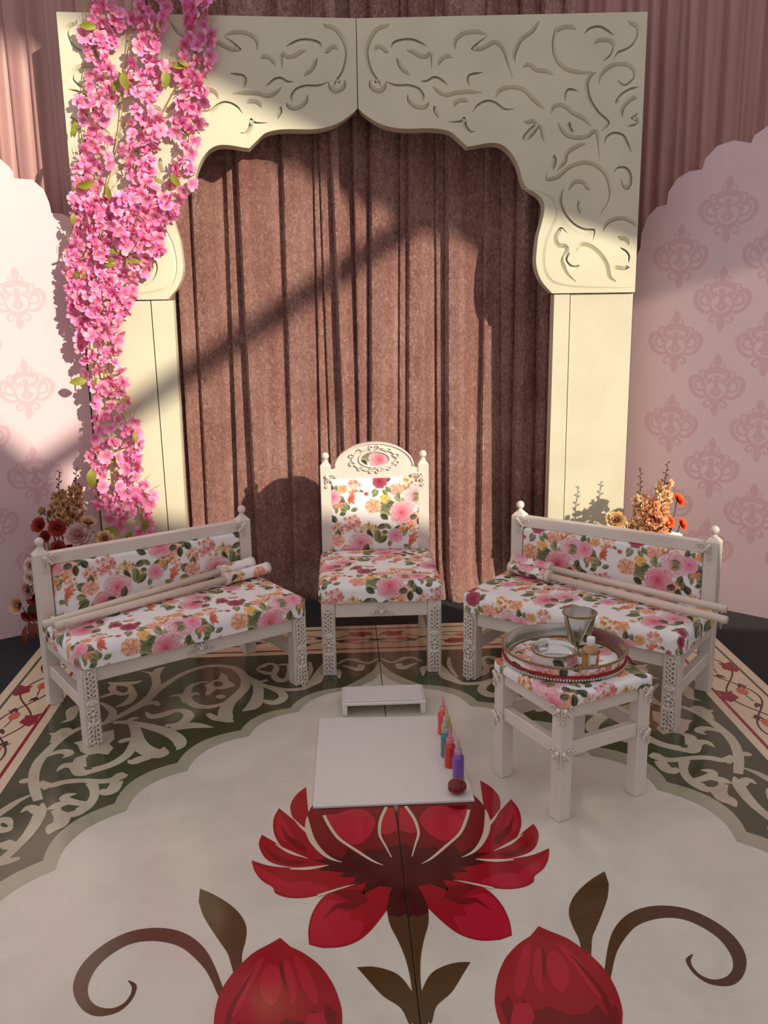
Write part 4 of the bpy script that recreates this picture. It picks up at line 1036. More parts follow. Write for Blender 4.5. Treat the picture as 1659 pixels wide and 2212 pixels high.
def filigree(s=1.0):
    """corner piece: elbow at the origin, arms along +x and -z"""
    m = MB()
    def sp(c, r0, r1, a0, t, r_=.0028):
        q = spiral(c, r0 * s, r1 * s, a0, t, 14); m.tube([(x, -.003, z) for x, z in q], [r_ * s * (1 - .5 * k / 14) for k in range(15)], 5)
    for f in (0, 1):
        tr_ = (lambda x, z: (x, z)) if not f else (lambda x, z: (-z, -x))
        c = tr_(.026 * s, -.004 * s); sp(c, .010, .002, 0 if not f else 2.2, 1.3 if not f else -1.3)
        c = tr_(.044 * s, -.003 * s); sp(c, .007, .0015, 2.6 if not f else 0, 1.2 if not f else -1.2)
        c = tr_(.010 * s, -.012 * s); m.blob((c[0], -.003, c[1]), (.010 * s, .004 * s, .0055 * s), Matrix.Rotation(.4 if not f else 1.2, 4, 'Y'))
    m.blob((.004 * s, -.004, -.004 * s), (.008 * s, .005 * s, .008 * s))
    for k in range(3): m.blob(((.010 + .007 * k) * s, -.0035, (-.010 - .007 * k) * s), (.005 * s, .004 * s, .0075 * s), Matrix.Rotation(-.78 + (k - 1) * .5, 4, 'Y'))
    m.v = [(x * 1.25, y * 1.6, z * 1.25) for x, y, z in m.v]
    return m.mesh('corner_carving', CARV, fix=True)
FIL = filigree(1.0); FILS = filigree(.8)
def crest():
    m = MB()
    for e in (-1, 1):
        m.tube([(x * e, -.003, z) for x, z in spiral((.020, -.004), .014, .002, 2.6, -1.4, 16)], .0028, 5)
        m.tube([(x * e, -.003, z) for x, z in smooth_path([(.034, -.010), (.044, -.014), (.050, -.008), (.046, -.003)], 4)], .0025, 5)
        m.blob((e * .010, -.004, .012), (.005, .004, .011), Matrix.Rotation(e * .5, 4, 'Y'))
    m.blob((0, -.005, .016), (.005, .004, .015)); m.blob((0, -.005, 0), (.010, .005, .008))
    m.v = [(x, y * 1.7, z) for x, y, z in m.v]
    return m.mesh('apron_carving', CARV, fix=True)
CREST = crest()
def finial(name, parent, x, y, z, half, r_=.0175):
    m = MB(); h = half
    m.add([(x - h, y - h, z), (x + h, y - h, z), (x + h, y + h, z), (x - h, y + h, z), (x - .4 * h, y - .4 * h, z + .02), (x + .4 * h, y - .4 * h, z + .02), (x + .4 * h, y + .4 * h, z + .02), (x - .4 * h, y + .4 * h, z + .02)],
          [(0, 1, 5, 4), (1, 2, 6, 5), (2, 3, 7, 6), (3, 0, 4, 7), (4, 5, 6, 7), (3, 2, 1, 0)])
    prof = [(.0001, .015), (.012, .016), (.014, .020), (.011, .025), (.008, .028), (.009, .031)] + [(r_ * math.cos(a), .046 + r_ * math.sin(a)) for a in np.linspace(-.95, PI / 2 - .02, 10)]
    m.lathe(prof, 18, (x, y, z)); return m.build(name, FURN, parent)
def box_part(name, parent, lo, hi, bev=.003, material=None):
    m = MB(); m.box(lo, hi, bev); return m.build(name, material or FURN, parent)
FACE_UP = Matrix.Identity(4)
def stand(x, y, z):      # pad plane stood up, facing -y
    return Matrix.Translation((x, y, z)) @ Matrix.Rotation(PI / 2, 4, 'X')

# ------------------------------------------------------------------ chair
CHAIR = thing('floral_chair', 'cream carved chair with arched top and rose print upholstery', 'chair', (.006, 3.652, 0))
for s in (-1, 1):
    a, b = sorted((s * .191, s * .247))
    lg = box_part('leg', CHAIR, (a, 0, 0), (b, .055, .318)); obj('leg_carving', LEGC, lg, ((a + b) / 2, -.0005, .292))
    a, b = sorted((s * .197, s * .247))
    ps = box_part('back_post', CHAIR, (a, .53, 0), (b, .58, .785)); finial('finial', ps, (a + b) / 2, .555, .785, .025)
    box_part('side_apron', CHAIR, (a + .01, .055, .25), (b - .01, .53, .318))
    box_part('side_stretcher', CHAIR, (a + .01, .055, .10), (b - .01, .53, .145))
ap = box_part('front_apron', CHAIR, (-.191, .010, .25), (.191, .036, .318)); obj('apron_carving', CREST, ap, (0, .0095, .272))
box_part('rear_apron', CHAIR, (-.197, .54, .25), (.197, .565, .318))
box_part('lower_rail', CHAIR, (-.197, .535, .343), (.197, .565, .384))
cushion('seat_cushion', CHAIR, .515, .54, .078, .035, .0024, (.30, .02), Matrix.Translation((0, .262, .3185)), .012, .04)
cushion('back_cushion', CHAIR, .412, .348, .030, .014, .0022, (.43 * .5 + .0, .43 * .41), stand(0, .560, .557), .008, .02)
box_part('back_board', CHAIR, (-.197, .562, .384), (.197, .572, .73), 0)
arch = [(-.197, .726)] + [(.197, .726), (.197, .772), (.182, .774)] + [(.182 * math.cos(a), .774 + .118 * math.sin(a)) for a in np.linspace(.10, PI - .10, 26)] + [(-.182, .774), (-.197, .772)]
m = MB(); m.prism(arch, lambda u, w, q: (u, q, w), .535, .566); top = m.build('arched_top_rail', FURN, CHAIR)
m = MB()
RIM = [(.178 * math.cos(a), .532, .776 + .112 * math.sin(a)) for a in np.linspace(.05, PI - .05, 30)]
m.tube(RIM, .0045, 6); m.build('rim_moulding', FURN, top)
# oval of printed cloth and its scrolled frame
ZC = .815
n_r, n_a = 16, 72; rr = np.linspace(0, 1, n_r)[:, None]; aa = np.linspace(0, 2 * PI, n_a)[None, :]
X = .060 * rr * np.cos(aa); Zz = .030 * rr * np.sin(aa)
Cc = cloth(X * 1.15 + .43 * .79 - .03, Zz * 1.15 + .43 * .43); obj('oval_inset', grid_mesh('oval_inset', np.stack([X, np.full_like(X, .5335) - .003 * (1 - rr ** 2), Zz + ZC], -1), PRINT, Cc), top)
m = MB(); m.tube([(.062 * math.cos(a), .533, ZC + .032 * math.sin(a)) for a in np.linspace(0, 2 * PI, 40, endpoint=False)], .0030, 6, closed=True)
for ex in (-1, 1):
    for ez in (-1, 1):
        def sc(pts, r_=.0032):
            q = smooth_path(pts, 4); n = len(q); m.tube([(ex * x, .532, ZC + ez * z) for x, z in q], [r_ * (.45 + .55 * math.sin(PI * min(1, .15 + k / n))) for k in range(n)], 5)
        sc([(.004, .048), (.012, .056), (.020, .050), (.016, .042), (.010, .046)]); sc([(.022, .046), (.036, .044), (.050, .038), (.060, .044), (.068, .038), (.064, .031)]); sc([(.056, .034), (.070, .030), (.082, .020), (.092, .024), (.100, .016), (.096, .008), (.090, .012)])
        sc([(.074, .016), (.084, .010), (.092, .0)]); sc([(.030, .038), (.044, .036), (.054, .028)], .0026); sc([(.002, .040), (.008, .036), (.016, .038), (.024, .036)], .0026)
m.v = [(x * 1.12, .5345 + (y - .5345) * 1.8, ZC + (z - ZC) * 1.12) for x, y, z in m.v]; m.build('oval_carving', CARV, top)
for x, z, sx, sz in ((-.222, .745, 1, 1), (.222, .745, -1, 1), (-.212, .352, 1, -1), (.212, .352, -1, -1)):
    obj('corner_carving', FIL, CHAIR, (x, .529, z), None, (sx * .9, 1, sz * .9))

# ------------------------------------------------------------------ benches
def bench(label, loc, ang, L, D, uv_s, uv_b):
    t = thing('floral_bench', label, 'bench', (*loc, 0), ang, 'pair of floral benches')
    for s, a, b in ((0, 0, .058), (1, L - .058, L)):
        lg = box_part('leg', t, (a, 0, 0), (b, .056, .294)); obj('leg_carving', LEGC, lg, ((a + b) / 2, -.0005, .278))
        ps = box_part('back_post', t, (a, D - .055, 0), (b - .003, D, .605)); finial('finial', ps, (a + b) / 2, D - .0275, .605, .0275, .0175)
        box_part('side_apron', t, (a + .012, .056, .235), (b - .012, D - .055, .294))
        box_part('side_stretcher', t, (a + .012, .056, .115), (b - .012, D - .055, .165))
    ap = box_part('front_apron', t, (.058, .010, .232), (L - .058, .038, .294)); obj('apron_carving', CREST, ap, (L / 2, .0095, .262))
    box_part('rear_apron', t, (.058, D - .045, .235), (L - .058, D - .018, .294))
    box_part('seat_base', t, (.03, .03, .280), (L - .03, D - .06, .2945), 0)
    box_part('top_rail', t, (.055, D - .05, .560), (L - .058, D - .012, .607))
    box_part('back_board', t, (.055, D - .032, .32), (L - .058, D - .020, .562), 0)
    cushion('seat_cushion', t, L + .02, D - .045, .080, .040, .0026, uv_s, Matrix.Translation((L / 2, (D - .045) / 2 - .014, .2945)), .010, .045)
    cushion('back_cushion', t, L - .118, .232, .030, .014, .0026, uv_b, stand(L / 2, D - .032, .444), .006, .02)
    obj('corner_carving', FIL, t, (.030, D - .0565, .598), None, (.95, 1, .95)); obj('corner_carving', FIL, t, (L - .032, D - .0565, .598), None, (-.95, 1, .95))
    return t
AL = math.radians(33.1); LB = (-1.065, 3.086); LL = .912
AR = math.radians(-38.1); RL_ = .883; RB = (.335, 3.589)
bench('cream floral bench in front of the blossom garland', LB, AL, LL, .488, (.05, .03), (.30, .06))
bench('cream floral bench behind the small stool with the tray', RB, AR, RL_, .456, (.20, .11), (.12, .20))

# ------------------------------------------------------------------ rods lying on the benches
ROD = mat('rod_paint', (.72, .60, .52), .45, var=.06, vscale=8)
def rod(label, group, pa, pb, za, zb, sleeve=.225, ring_deg=0):
    """from thin end a (with ring) to sleeved end b"""
    A = on_floor(*pa, za); B = on_floor(*pb, zb); v = B - A; Lr = v.length; q = v.to_track_quat('Z', 'Y')
    t = thing('wrapped_rod', label, 'rod', A, 0, group); t.rotation_mode = 'QUATERNION'; t.rotation_quaternion = q
    s0 = Lr * (1 - sleeve)
    m = MB(); m.lathe([(.0125, 0), (.0145, .002), (.0145, s0 + .01)], 20); m.build('shaft', ROD, t)
    m = MB(); m.lathe([(.0150, s0 - .004), (.0262, s0 - .003), (.0270, s0), (.0270, s0 + .010), (.0262, s0 + .012), (.0235, s0 + .0125)], 24); m.build('collar', ROD, t)
    m = MB(); m.lathe([(.0235, Lr - .012), (.0256, Lr - .0115), (.0262, Lr - .008), (.0256, Lr - .001), (.024, Lr), (.006, Lr + .001)], 24); m.build('end_cap', ROD, t)
    za_ = np.linspace(s0 + .012, Lr - .011, 60)[:, None]; an = np.linspace(0, 2 * PI, 64)[None, :]
    r0 = .0238; P = np.stack([r0 * np.cos(an) + 0 * za_, r0 * np.sin(an) + 0 * za_, za_ + 0 * an], -1)
    obj('cloth_sleeve', grid_mesh('cloth_sleeve', P, PRINT, cloth(an * r0 + pa[0] * .001 + 0 * za_, za_ + .1 + pa[1] * .0007 + 0 * an)), t)
    # metal ring through the thin end, hanging down
    m = MB(); inv = q.to_matrix().inverted(); down = (inv @ Vector((0, 0, -1))); side = (inv @ v.normalized()); d2 = Matrix.Rotation(math.radians(ring_deg), 3, side) @ down; c = Vector((0, 0, .022)) + d2 * .018
    ex = side.normalized(); m.tube([c + d2 * (-.019 * math.cos(a)) + (ex * .55 + d2.cross(ex) * .83) * .019 * math.sin(a) for a in np.linspace(0, 2 * PI, 26, endpoint=False)], .0016, 6, closed=True); m.build('ring', STEEL, t)
    return t
ZS = .388
rod('cream rod with ring, nearer the seat edge of the bench by the garland', 'rods on the garland bench', (119, 1352), (579, 1226), ZS + .012, ZS + .022, .23, -62)
rod('cream rod with ring, against the backrest of the bench by the garland', 'rods on the garland bench', (93, 1349), (545, 1214), ZS + .014, ZS + .046, .18, 0)
rod('cream rod nearer the seat edge of the bench behind the tray', 'rods on the bench behind the tray', (1571, 1340), (1102, 1224), ZS + .012, ZS + .022, .21, 0)
rod('cream rod against the backrest of the bench behind the tray', 'rods on the bench behind the tray', (1570, 1317), (1108, 1209), ZS + .014, ZS + .042, .2, 20)

# ------------------------------------------------------------------ stool
SO_, SA = (.479, 2.491), math.radians(25.0); SW = .345
ST = thing('side_stool', 'small square cream stool with floral pad and carved corners, carrying the tray', 'stool', (*SO_, 0), SA)
lw = .046
for i, (x, y) in enumerate(((0, 0), (SW - lw, 0), (SW - lw, SW - lw), (0, SW - lw))):
    lg = box_part('leg', ST, (x, y, 0), (x + lw, y + lw, .372))
for nm, z0, z1 in (('apron', .326, .371), ('stretcher', .205, .250)):
    box_part(nm, ST, (lw, .006, z0), (SW - lw, .034, z1)); box_part(nm, ST, (lw, SW - .034, z0), (SW - lw, SW - .006, z1))
    box_part(nm, ST, (.006, lw, z0), (.034, SW - lw, z1)); box_part(nm, ST, (SW - .034, lw, z0), (SW - .006, SW - lw, z1))
cushion('pad', ST, SW + .012, SW + .012, .032, .016, .0026, (.12, .33), Matrix.Translation((SW / 2, SW / 2, .372)), .003, .02)
for z, fz in ((.366, 1), (.228, 1)):
    for x, sx in ((.004, 1), (SW - .004, -1)): obj('corner_carving', FILS, ST, (x, -.0005, z), None, (sx, 1, fz))
    for y, sy in ((.004, 1), (SW - .004, -1)): obj('corner_carving', FILS, ST, (-.0005, y, z), (0, 0, -PI / 2), (-sy, 1, fz))

# ------------------------------------------------------------------ tray and what stands on it
def beads(pts, r_, material, name, parent, nu=7, nv=5):
    m = MB()
    for p in pts: m.blob(p, r_, nu=nu, nv=nv)
    return put(m.build(name, material, parent), kind='stuff')
def circ(R, z, n): return [(R * math.cos(2 * PI * k / n), R * math.sin(2 * PI * k / n), z) for k in range(n)]
def braid(m, R, z, r_=.0028, n=140):
    for ph in (0, PI): m.tube([((R + .0016 * math.cos(ph + k * 1.1)) * math.cos(2 * PI * k / n), (R + .0016 * math.cos(ph + k * 1.1)) * math.sin(2 * PI * k / n), z + .0016 * math.sin(ph + k * 1.1)) for k in range(n)], r_ * .62, 4, closed=True)
TZ = .4075
TX, TY = .552, 2.778
TR = thing('decorated_tray', 'round steel tray lined with floral cloth, trimmed with pearls and red cord', 'tray', (TX, TY, TZ))
m = MB(); m.lathe([(.0001, 0), (.175, 0), (.184, .003), (.188, .010), (.193, .048), (.1905, .0485), (.1855, .011), (.180, .005), (.0001, .004)], 96); m.build('tray_body', DSTEEL, TR)
rr = np.linspace(0, .170, 70)[:, None]; aa = np.linspace(0, 2 * PI, 260)[None, :]
X = rr * np.cos(aa); Y = rr * np.sin(aa); obj('lining', grid_mesh('lining', np.stack([X, Y, np.full_like(X, .0052)], -1), PRINT_G, cloth(X + .18, Y + .05)), TR)
zz = np.linspace(.008, .040, 14)[:, None]; aa = np.linspace(0, 2 * PI, 420)[None, :]
Rz = .1885 + (zz - .008) * .12; obj('side_band', grid_mesh('side_band', np.stack([Rz * np.cos(aa), Rz * np.sin(aa), zz + 0 * aa], -1), PRINT_G, cloth(aa * .19 + 0 * zz, zz + .11 + 0 * aa)), TR)
m = MB(); braid(m, .1935, .046, .0034, 300); braid(m, .174, .0075, .0034, 260); m.build('brass_braid', BRASS, TR)
beads(circ(.1935, .0065, 132), .0042, PEARL, 'pearl_trim', TR); beads(circ(.1965, .0445, 190), .0024, BRASS, 'brass_bead_trim', TR, 6, 4)
CORD = mat('red_cord', srgb(150, 10, 24), .7, bump=.3, bscale=300)
m = MB(); m.tube(circ(.1925, .0165, 90), .0042, 7, closed=True)
ea = math.radians(-12); e = Vector((.1945 * math.cos(ea), .1945 * math.sin(ea), .018)); m.tube(smooth_path([tuple(e), (e.x + .010, e.y - .004, .006), (e.x + .012, e.y - .014, -.001), (e.x + .020, e.y - .028, -.002)], 4), .0032, 6); m.build('red_cord', CORD, TR)
# bowl
BZ = TZ + .0058
bx = on_floor(1199, 1402, BZ + .040)
BW = thing('steel_bowl', 'shiny steel bowl with floral sides and pearl foot, on the tray', 'bowl', (bx.x, bx.y, BZ))
m = MB(); m.lathe([(.0001, 0), (.060, 0), (.066, .004), (.069, .020), (.070, .044), (.068, .045), (.066, .030), (.060, .012), (.045, .006), (.0001, .005)], 64); m.build('bowl_body', STEEL, BW)
zz = np.linspace(.006, .036, 14)[:, None]; aa = np.linspace(0, 2 * PI, 200)[None, :]
Rz = .0690 + (zz - .006) * .06; obj('side_band', grid_mesh('side_band', np.stack([Rz * np.cos(aa), Rz * np.sin(aa), zz + 0 * aa], -1), PRINT_G, cloth(aa * .07 + .36 + 0 * zz, zz + .15 + 0 * aa)), BW)
m = MB(); braid(m, .0718, .040, .0036, 130); m.build('brass_braid', BRASS, BW); beads(circ(.0705, .0050, 58), .0036, PEARL, 'pearl_trim', BW)
# tumbler
cx_ = on_floor(1251, 1319, TZ + .115)
CP = thing('steel_tumbler', 'tall steel tumbler half wrapped in floral cloth and beads, on the tray', 'cup', (cx_.x, cx_.y - .008, BZ))
m = MB(); m.lathe([(.0001, 0), (.033, 0), (.035, .003), (.0535, .108), (.0515, .1085), (.033, .006), (.0001, .005)], 56); m.build('tumbler_body', DSTEEL, CP)
aw = np.linspace(-1.75, .95, 120)[None, :]; tz = np.linspace(0, 1, 56)[:, None]; ztop = np.where(aw < -1.05, .006 + (aw + 1.75) / .70 * .098, .104)
Zc = .006 + (ztop - .006) * tz; Rz = .0352 + Zc * .1735 + .0006
obj('cloth_wrap', grid_mesh('cloth_wrap', np.stack([Rz * np.cos(aw), Rz * np.sin(aw), Zc], -1), PRINT_G, cloth(aw * .045 + .31, Zc + .14)), CP)
pb = []
for k in range(22): t_ = k / 21; a = -1.75 + .70 * t_; z = .006 + .098 * t_; R_ = .037 + z * .1735; pb.append((R_ * math.cos(a), R_ * math.sin(a), z))
beads(pb, .0032, PEARL, 'pearl_trim', CP); m = MB(); braid(m, .0545, .1055, .0034, 110); m.build('brass_braid', BRASS, CP)
beads([((.0365 + z * .1735) * math.cos(-2.35 - .35 * (z / .1)), (.0365 + z * .1735) * math.sin(-2.35 - .35 * (z / .1)), z) for z in np.linspace(.01, .10, 26)], .0024, BRASS, 'brass_bead_trim', CP)
# small bottle
bt = on_floor(1274, 1452, BZ)
BT = thing('oil_bottle', 'small amber oil bottle with white cap in a pearl trimmed floral sleeve, on the tray', 'bottle', (bt.x, bt.y, BZ))
AMB = mat('amber_oil', srgb(176, 128, 74), .12, coat=.5); WCAP = mat('white_plastic', (.80, .79, .78), .35)
m = MB(); m.lathe([(.0001, 0), (.0235, 0), (.025, .003), (.025, .070), (.022, .080), (.014, .088), (.0125, .092), (.0125, .094)], 32); m.build('bottle_body', AMB, BT)
m = MB(); m.lathe([(.0125, .090), (.0130, .0905), (.0130, .112), (.0115, .114), (.0001, .1142)], 28); m.build('cap', WCAP, BT)
aw = np.linspace(-1.9, 1.2, 80)[None, :]; zz = np.linspace(.004, .066, 28)[:, None]
obj('cloth_sleeve', grid_mesh('cloth_sleeve', np.stack([.0256 * np.cos(aw) + 0 * zz, .0256 * np.sin(aw) + 0 * zz, zz + 0 * aw], -1), PRINT_G, cloth(aw * .03 + .40 + 0 * zz, zz + .0 + 0 * aw)), BT)
beads([(.0265 * math.cos(-1.95), .0265 * math.sin(-1.95), z) for z in np.linspace(.006, .066, 14)], .0030, PEARL, 'pearl_trim', BT); beads(circ(.0265, .0030, 26), .0028, PEARL, 'pearl_foot', BT)
m = MB(); braid(m, .0262, .068, .0032, 60); m.build('brass_braid', BRASS, BT)

# ------------------------------------------------------------------ board, riser, paint bottles, knot
BOARD = mat('white_board', (.74, .70, .695), .35); EDGE = mat('board_edge', (.66, .63, .62), .6)
cs_ = [on_floor(*q) for q in ((676, 1748), (1025, 1733), (965, 1550), (690, 1555))]
o0 = sum(cs_, Vector()) / 4; WB = thing('white_board', 'thin white board lying flat between the riser and the lotus', 'board', (o0.x, o0.y, .0016))
pl = [((c - o0).x, (c - o0).y) for c in cs_]
m = MB(); m.prism(pl, lambda u, w, q: (u, w, q), .0054, .0064); m.build('board_face', BOARD, WB)
m = MB(); m.prism(pl, lambda u, w, q: (u, w, q), .0, .0054); m.build('board_core', EDGE, WB)
RW = mat('riser_white', (.72, .67, .665), .4, var=.03)
RS = thing('low_riser', 'low white painted riser standing at the back edge of the board', 'riser', (-.005, 3.262, .0012))
box_part('side_leg', RS, (-.157, 0, 0), (-.138, .15, .040), .002, RW); box_part('side_leg', RS, (.138, 0, 0), (.157, .15, .040), .002, RW)
box_part('top_slab', RS, (-.158, -.001, .040), (.158, .151, .053), .003, RW); box_part('top_panel', RS, (-.150, .007, .053), (.150, .143, .0575), .003, RW)
names = [('coral red', (214, 70, 70), (240, 160, 160), 957, 1584, 'nearest the riser'), ('yellow', (200, 168, 60), (226, 206, 150), 965, 1607, ''), ('teal blue', (40, 120, 140), (176, 190, 206), 964, 1632, ''), ('bright red', (200, 44, 50), (240, 150, 160), 972, 1655, 'beside the purple one'), ('purple', (116, 76, 170), (206, 176, 210), 990, 1680, '')]
for nm, c1, c2, px, py, ex in names:
    b = on_floor(px, py, .008)
    t = thing('paint_bottle', f'{nm} paint squeeze bottle with pale nozzle on the board' + (', ' + ex if ex else ''), 'paint bottle', (b.x, b.y, .0079), 0, 'paint bottles on the board')
    pm = mat('paint_' + nm.replace(' ', '_'), srgb(*c1), .25, coat=.4); cm = mat('nozzle_' + nm.replace(' ', '_'), srgb(*c2), .35, transl=.3)
    m = MB(); m.lathe([(.0001, 0), (.0175, 0), (.0190, .002), (.0190, .070), (.0175, .079), (.0120, .085), (.0105, .088)], 28); m.build('bottle_body', pm, t)
    m = MB(); m.lathe([(.0125, .086), (.0132, .087), (.0132, .100), (.0120, .103), (.0085, .104)], 24); m.build('screw_cap', cm, t)
    m = MB(); m.lathe([(.0085, .1035), (.0070, .108), (.0026, .136), (.0018, .142), (.0001, .1425)], 18); m.build('nozzle', cm, t)
kb = on_floor(988, 1716, .008)
KN = thing('red_knot', 'small dark red wrapped knot ball with gold threads at the corner of the board', 'ball', (kb.x, kb.y + .008, .0079))
KM = mat('red_silk', srgb(116, 10, 20), .5, var=.3, vscale=60, sheen=.4); GT = mat('gold_thread', srgb(196, 120, 90), .4)
m = MB(); rk = random.Random(5); vs0 = len(m.v); m.blob((0, 0, .024), (.030, .028, .0245), nu=26, nv=16)
m.v = [tuple(Vector((0, 0, .024)) + (Vector(p) - Vector((0, 0, .024))) * (1 + .05 * math.sin(p[0] * 330 + p[2] * 210) * math.cos(p[1] * 290 - p[2] * 160))) for p in m.v]; m.v = [(x, y, max(z, 0)) for x, y, z in m.v]; m.build('silk_ball', KM, KN)
m = MB()
for k in range(16):
    ax = Vector((rk.gauss(0, 1), rk.gauss(0, 1), rk.gauss(0, 1))).normalized(); u = ax.orthogonal().normalized(); w = ax.cross(u); a0 = rk.uniform(0, 6.28); h_ = rk.uniform(-.6, .6); q = []
    for i in range(9):
        a = a0 + i * .16; d = (ax * h_ + (u * math.cos(a) + w * math.sin(a)) * math.sqrt(1 - h_ * h_)); p = Vector((d.x * .0305, d.y * .0285, d.z * .0250 + .024))
        if p.z > .003: q.append(p)
    if len(q) > 3: m.tube(q, .0008, 4)
m.build('gold_threads', GT, KN)
# ------------------------------------------------------------------ flower arrangements behind the benches
def rose_mesh(name, R, inner, outer, seed, rings=5, openness=1.0):
    r_ = random.Random(seed); m = MB()
    for i in range(rings):
        t = i / (rings - 1); n = 3 + i; ln = R * (.55 + .50 * t)
        lift = 2.1 * (1 - t) ** 1.2 * (1.1 - .2 * openness) + .25 + 1.1 * (1 - openness); a0 = r_.uniform(0, 6.28)
        for k in range(n):
            v = r_.uniform(.85, 1.12); ci = tuple(c * v for c in inner); co = tuple((inner[q] * (1 - t) + outer[q] * t) * v for q in range(3))
            nrm = math.sqrt(1 + lift * lift)
            petal_grid(m, a0 + 2 * PI * k / n + r_.uniform(-.15, .15), ln / nrm * 1.15, R * (.22 + .30 * t), lift, lift * .25 + .10 * t, ci, co, .04, 4, 4)
    m.blob((0, 0, R * .22), (R * .2, R * .2, R * .3), nu=8, nv=5, col=inner)
    return m.mesh(name, PET, cols=True)
O1, O2 = srgb(196, 52, 14), srgb(232, 98, 26)
R1, R2 = srgb(104, 14, 8), srgb(156, 36, 14)
MV1, MV2 = srgb(150, 92, 92), srgb(200, 162, 160)
BG1, BG2 = srgb(150, 96, 66), srgb(206, 164, 128)
ROSE = {'orange': [rose_mesh('orange_ranunculus', .036, O1, O2, k, 6, .6) for k in (1, 2)], 'red': [rose_mesh('rust_ranunculus', .036, R1, R2, k, 6, .6) for k in (3, 4)],
        'mauve': [rose_mesh('mauve_rose', .052, MV1, MV2, 5, 6, 1.0)], 'beige': [rose_mesh('beige_rose', .042, BG1, BG2, 6, 4, .3), rose_mesh('beige_rose', .042, srgb(120, 70, 40), srgb(222, 176, 120), 7, 4, .8)],
        'pale': [rose_mesh('pale_rose', .034, srgb(190, 140, 130), srgb(224, 196, 190), 8, 5, .8)]}
TWIG = mat('twig', srgb(84, 62, 40), .7); DBUD = mat('dark_bud', srgb(86, 60, 44), .6); GST = mat('green_stem', srgb(86, 92, 52), .6); DLEAF = mat('dark_leaf', srgb(66, 70, 40), .6, transl=.15); RUST = mat('rust_leaf', srgb(120, 50, 30), .6, transl=.15)
def floret(seed, c1, c2):
    m = MB(); r_ = random.Random(seed)
    for k in range(5): petal_grid(m, 2 * PI * k / 5 + r_.uniform(-.2, .2), .0165, .0085, .8, .25, c1, tuple(c * r_.uniform(.85, 1.1) for c in c2), .15, 3, 2)
    for k in range(4): petal_grid(m, 2 * PI * k / 4 + .4, .011, .006, 1.6, .2, c1, c2, .1, 2, 2)
    m.blob((0, 0, .003), .0032, nu=5, nv=4, col=srgb(120, 78, 46)); return m
def merge(dst, src, M):
    k = len(dst.v); dst.v += [tuple(M @ Vector(p)) for p in src.v]; dst.f += [tuple(i + k for i in f) for f in src.f]; dst.c += src.c; dst.sm += src.sm
def aim(d, roll=0.0): return Vector(d).normalized().to_track_quat('Z', 'Y').to_matrix().to_4x4() @ Matrix.Rotation(roll, 4, 'Z')
def spike(parent, P0, base, tip, f0, f1, n, c1, c2, seed, bud_from, width=.034):
    """flower spike: stem base->tip; florets between fractions f0..f1; buds from bud_from to the tip"""
    r_ = random.Random(seed); B = Vector(base) - P0; T = Vector(tip) - P0
    bend = Vector((r_.uniform(-.02, .02), r_.uniform(-.02, .02), 0)); pt = lambda t: B + (T - B) * t + bend * math.sin(PI * t)
    m = MB(); m.tube([pt(t) for t in np.linspace(0, 1, 9)], [.0035 - .002 * t for t in np.linspace(0, 1, 9)], 5); st = m.build('spike_stem', TWIG, parent)
    g = MB(); FL = [floret(seed + k, c1, c2) for k in range(3)]
    for k in range(n):
        t = f0 + (f1 - f0) * (k + r_.random()) / n; a = k * 2.4; w = width * (1.1 - .5 * (t - f0) / max(f1 - f0, .01)) * r_.uniform(.6, 1.1)
        d = Vector((math.cos(a), math.sin(a), r_.uniform(.0, .5)))
        merge(g, FL[k % 3], Matrix.Translation(pt(t) + d * w) @ aim(d + Vector((0, -.3, 0)), r_.uniform(0, 6)) @ Matrix.Scale(r_.uniform(1.0, 1.45), 4))
    put(g.build('spike_florets', PET, parent, cols=True, fix=False), kind='stuff')
    b = MB(); k = 0
    for t in np.arange(bud_from, 1.001, .013 / max((T - B).length, .05)):
        a = k * 2.3; k += 1; s = 1 - .4 * (t - bud_from) / max(1 - bud_from, .01); d = Vector((math.cos(a), math.sin(a) * .5, .7)).normalized()
        b.tube([pt(t), pt(t) + d * .010 * s], .0009, 4); b.blob(pt(t) + d * .014 * s, (.0045 * s, .0045 * s, .0085 * s), aim(d), 6, 4)
    if k: b.build('spike_buds', DBUD, parent)
def bloom(parent, P0, kind, k, px, py, Y, d, s=1.0):
    p = on_y(px, py, Y) - P0; me = ROSE[kind][k % len(ROSE[kind])]; o = obj(me.name.split('.')[0], me, parent); ML = Matrix.Translation(p) @ aim(d, k * 1.3) @ Matrix.Scale(s, 4); o.matrix_local = ML
    q = p - Vector(d).normalized() * .005; root = Vector((p.x * .25, p.y * .3 + .01, max(min(p.z - .16, .2), .10)))
    inv = ML.inverted(); m = MB(); m.tube([inv @ Vector(w) for w in smooth_path([tuple(q), tuple(q * .7 + root * .3 - Vector((0, 0, .03))), tuple(root)], 4)], .0022 / s, 5); m.build('stalk', GST, o)
    return o
VASE = mat('white_ceramic', (.76, .74, .73), .3)
DL = leaf_mesh('foliage_leaf', .085, .022, DLEAF); RL2 = leaf_mesh('foliage_leaf', .10, .014, RUST)
def vase(parent, h, r0, r1):
    m = MB(); m.lathe([(.0001, .0), (r0, 0), (r0 * 1.15, h * .3), (r0 * .9, h * .7), (r1, h), (r1 - .004, h), (r0 * .9 - .006, h * .7), (r0, h * .3), (.0001, h * .2)], 32); m.build('vase', VASE, parent)
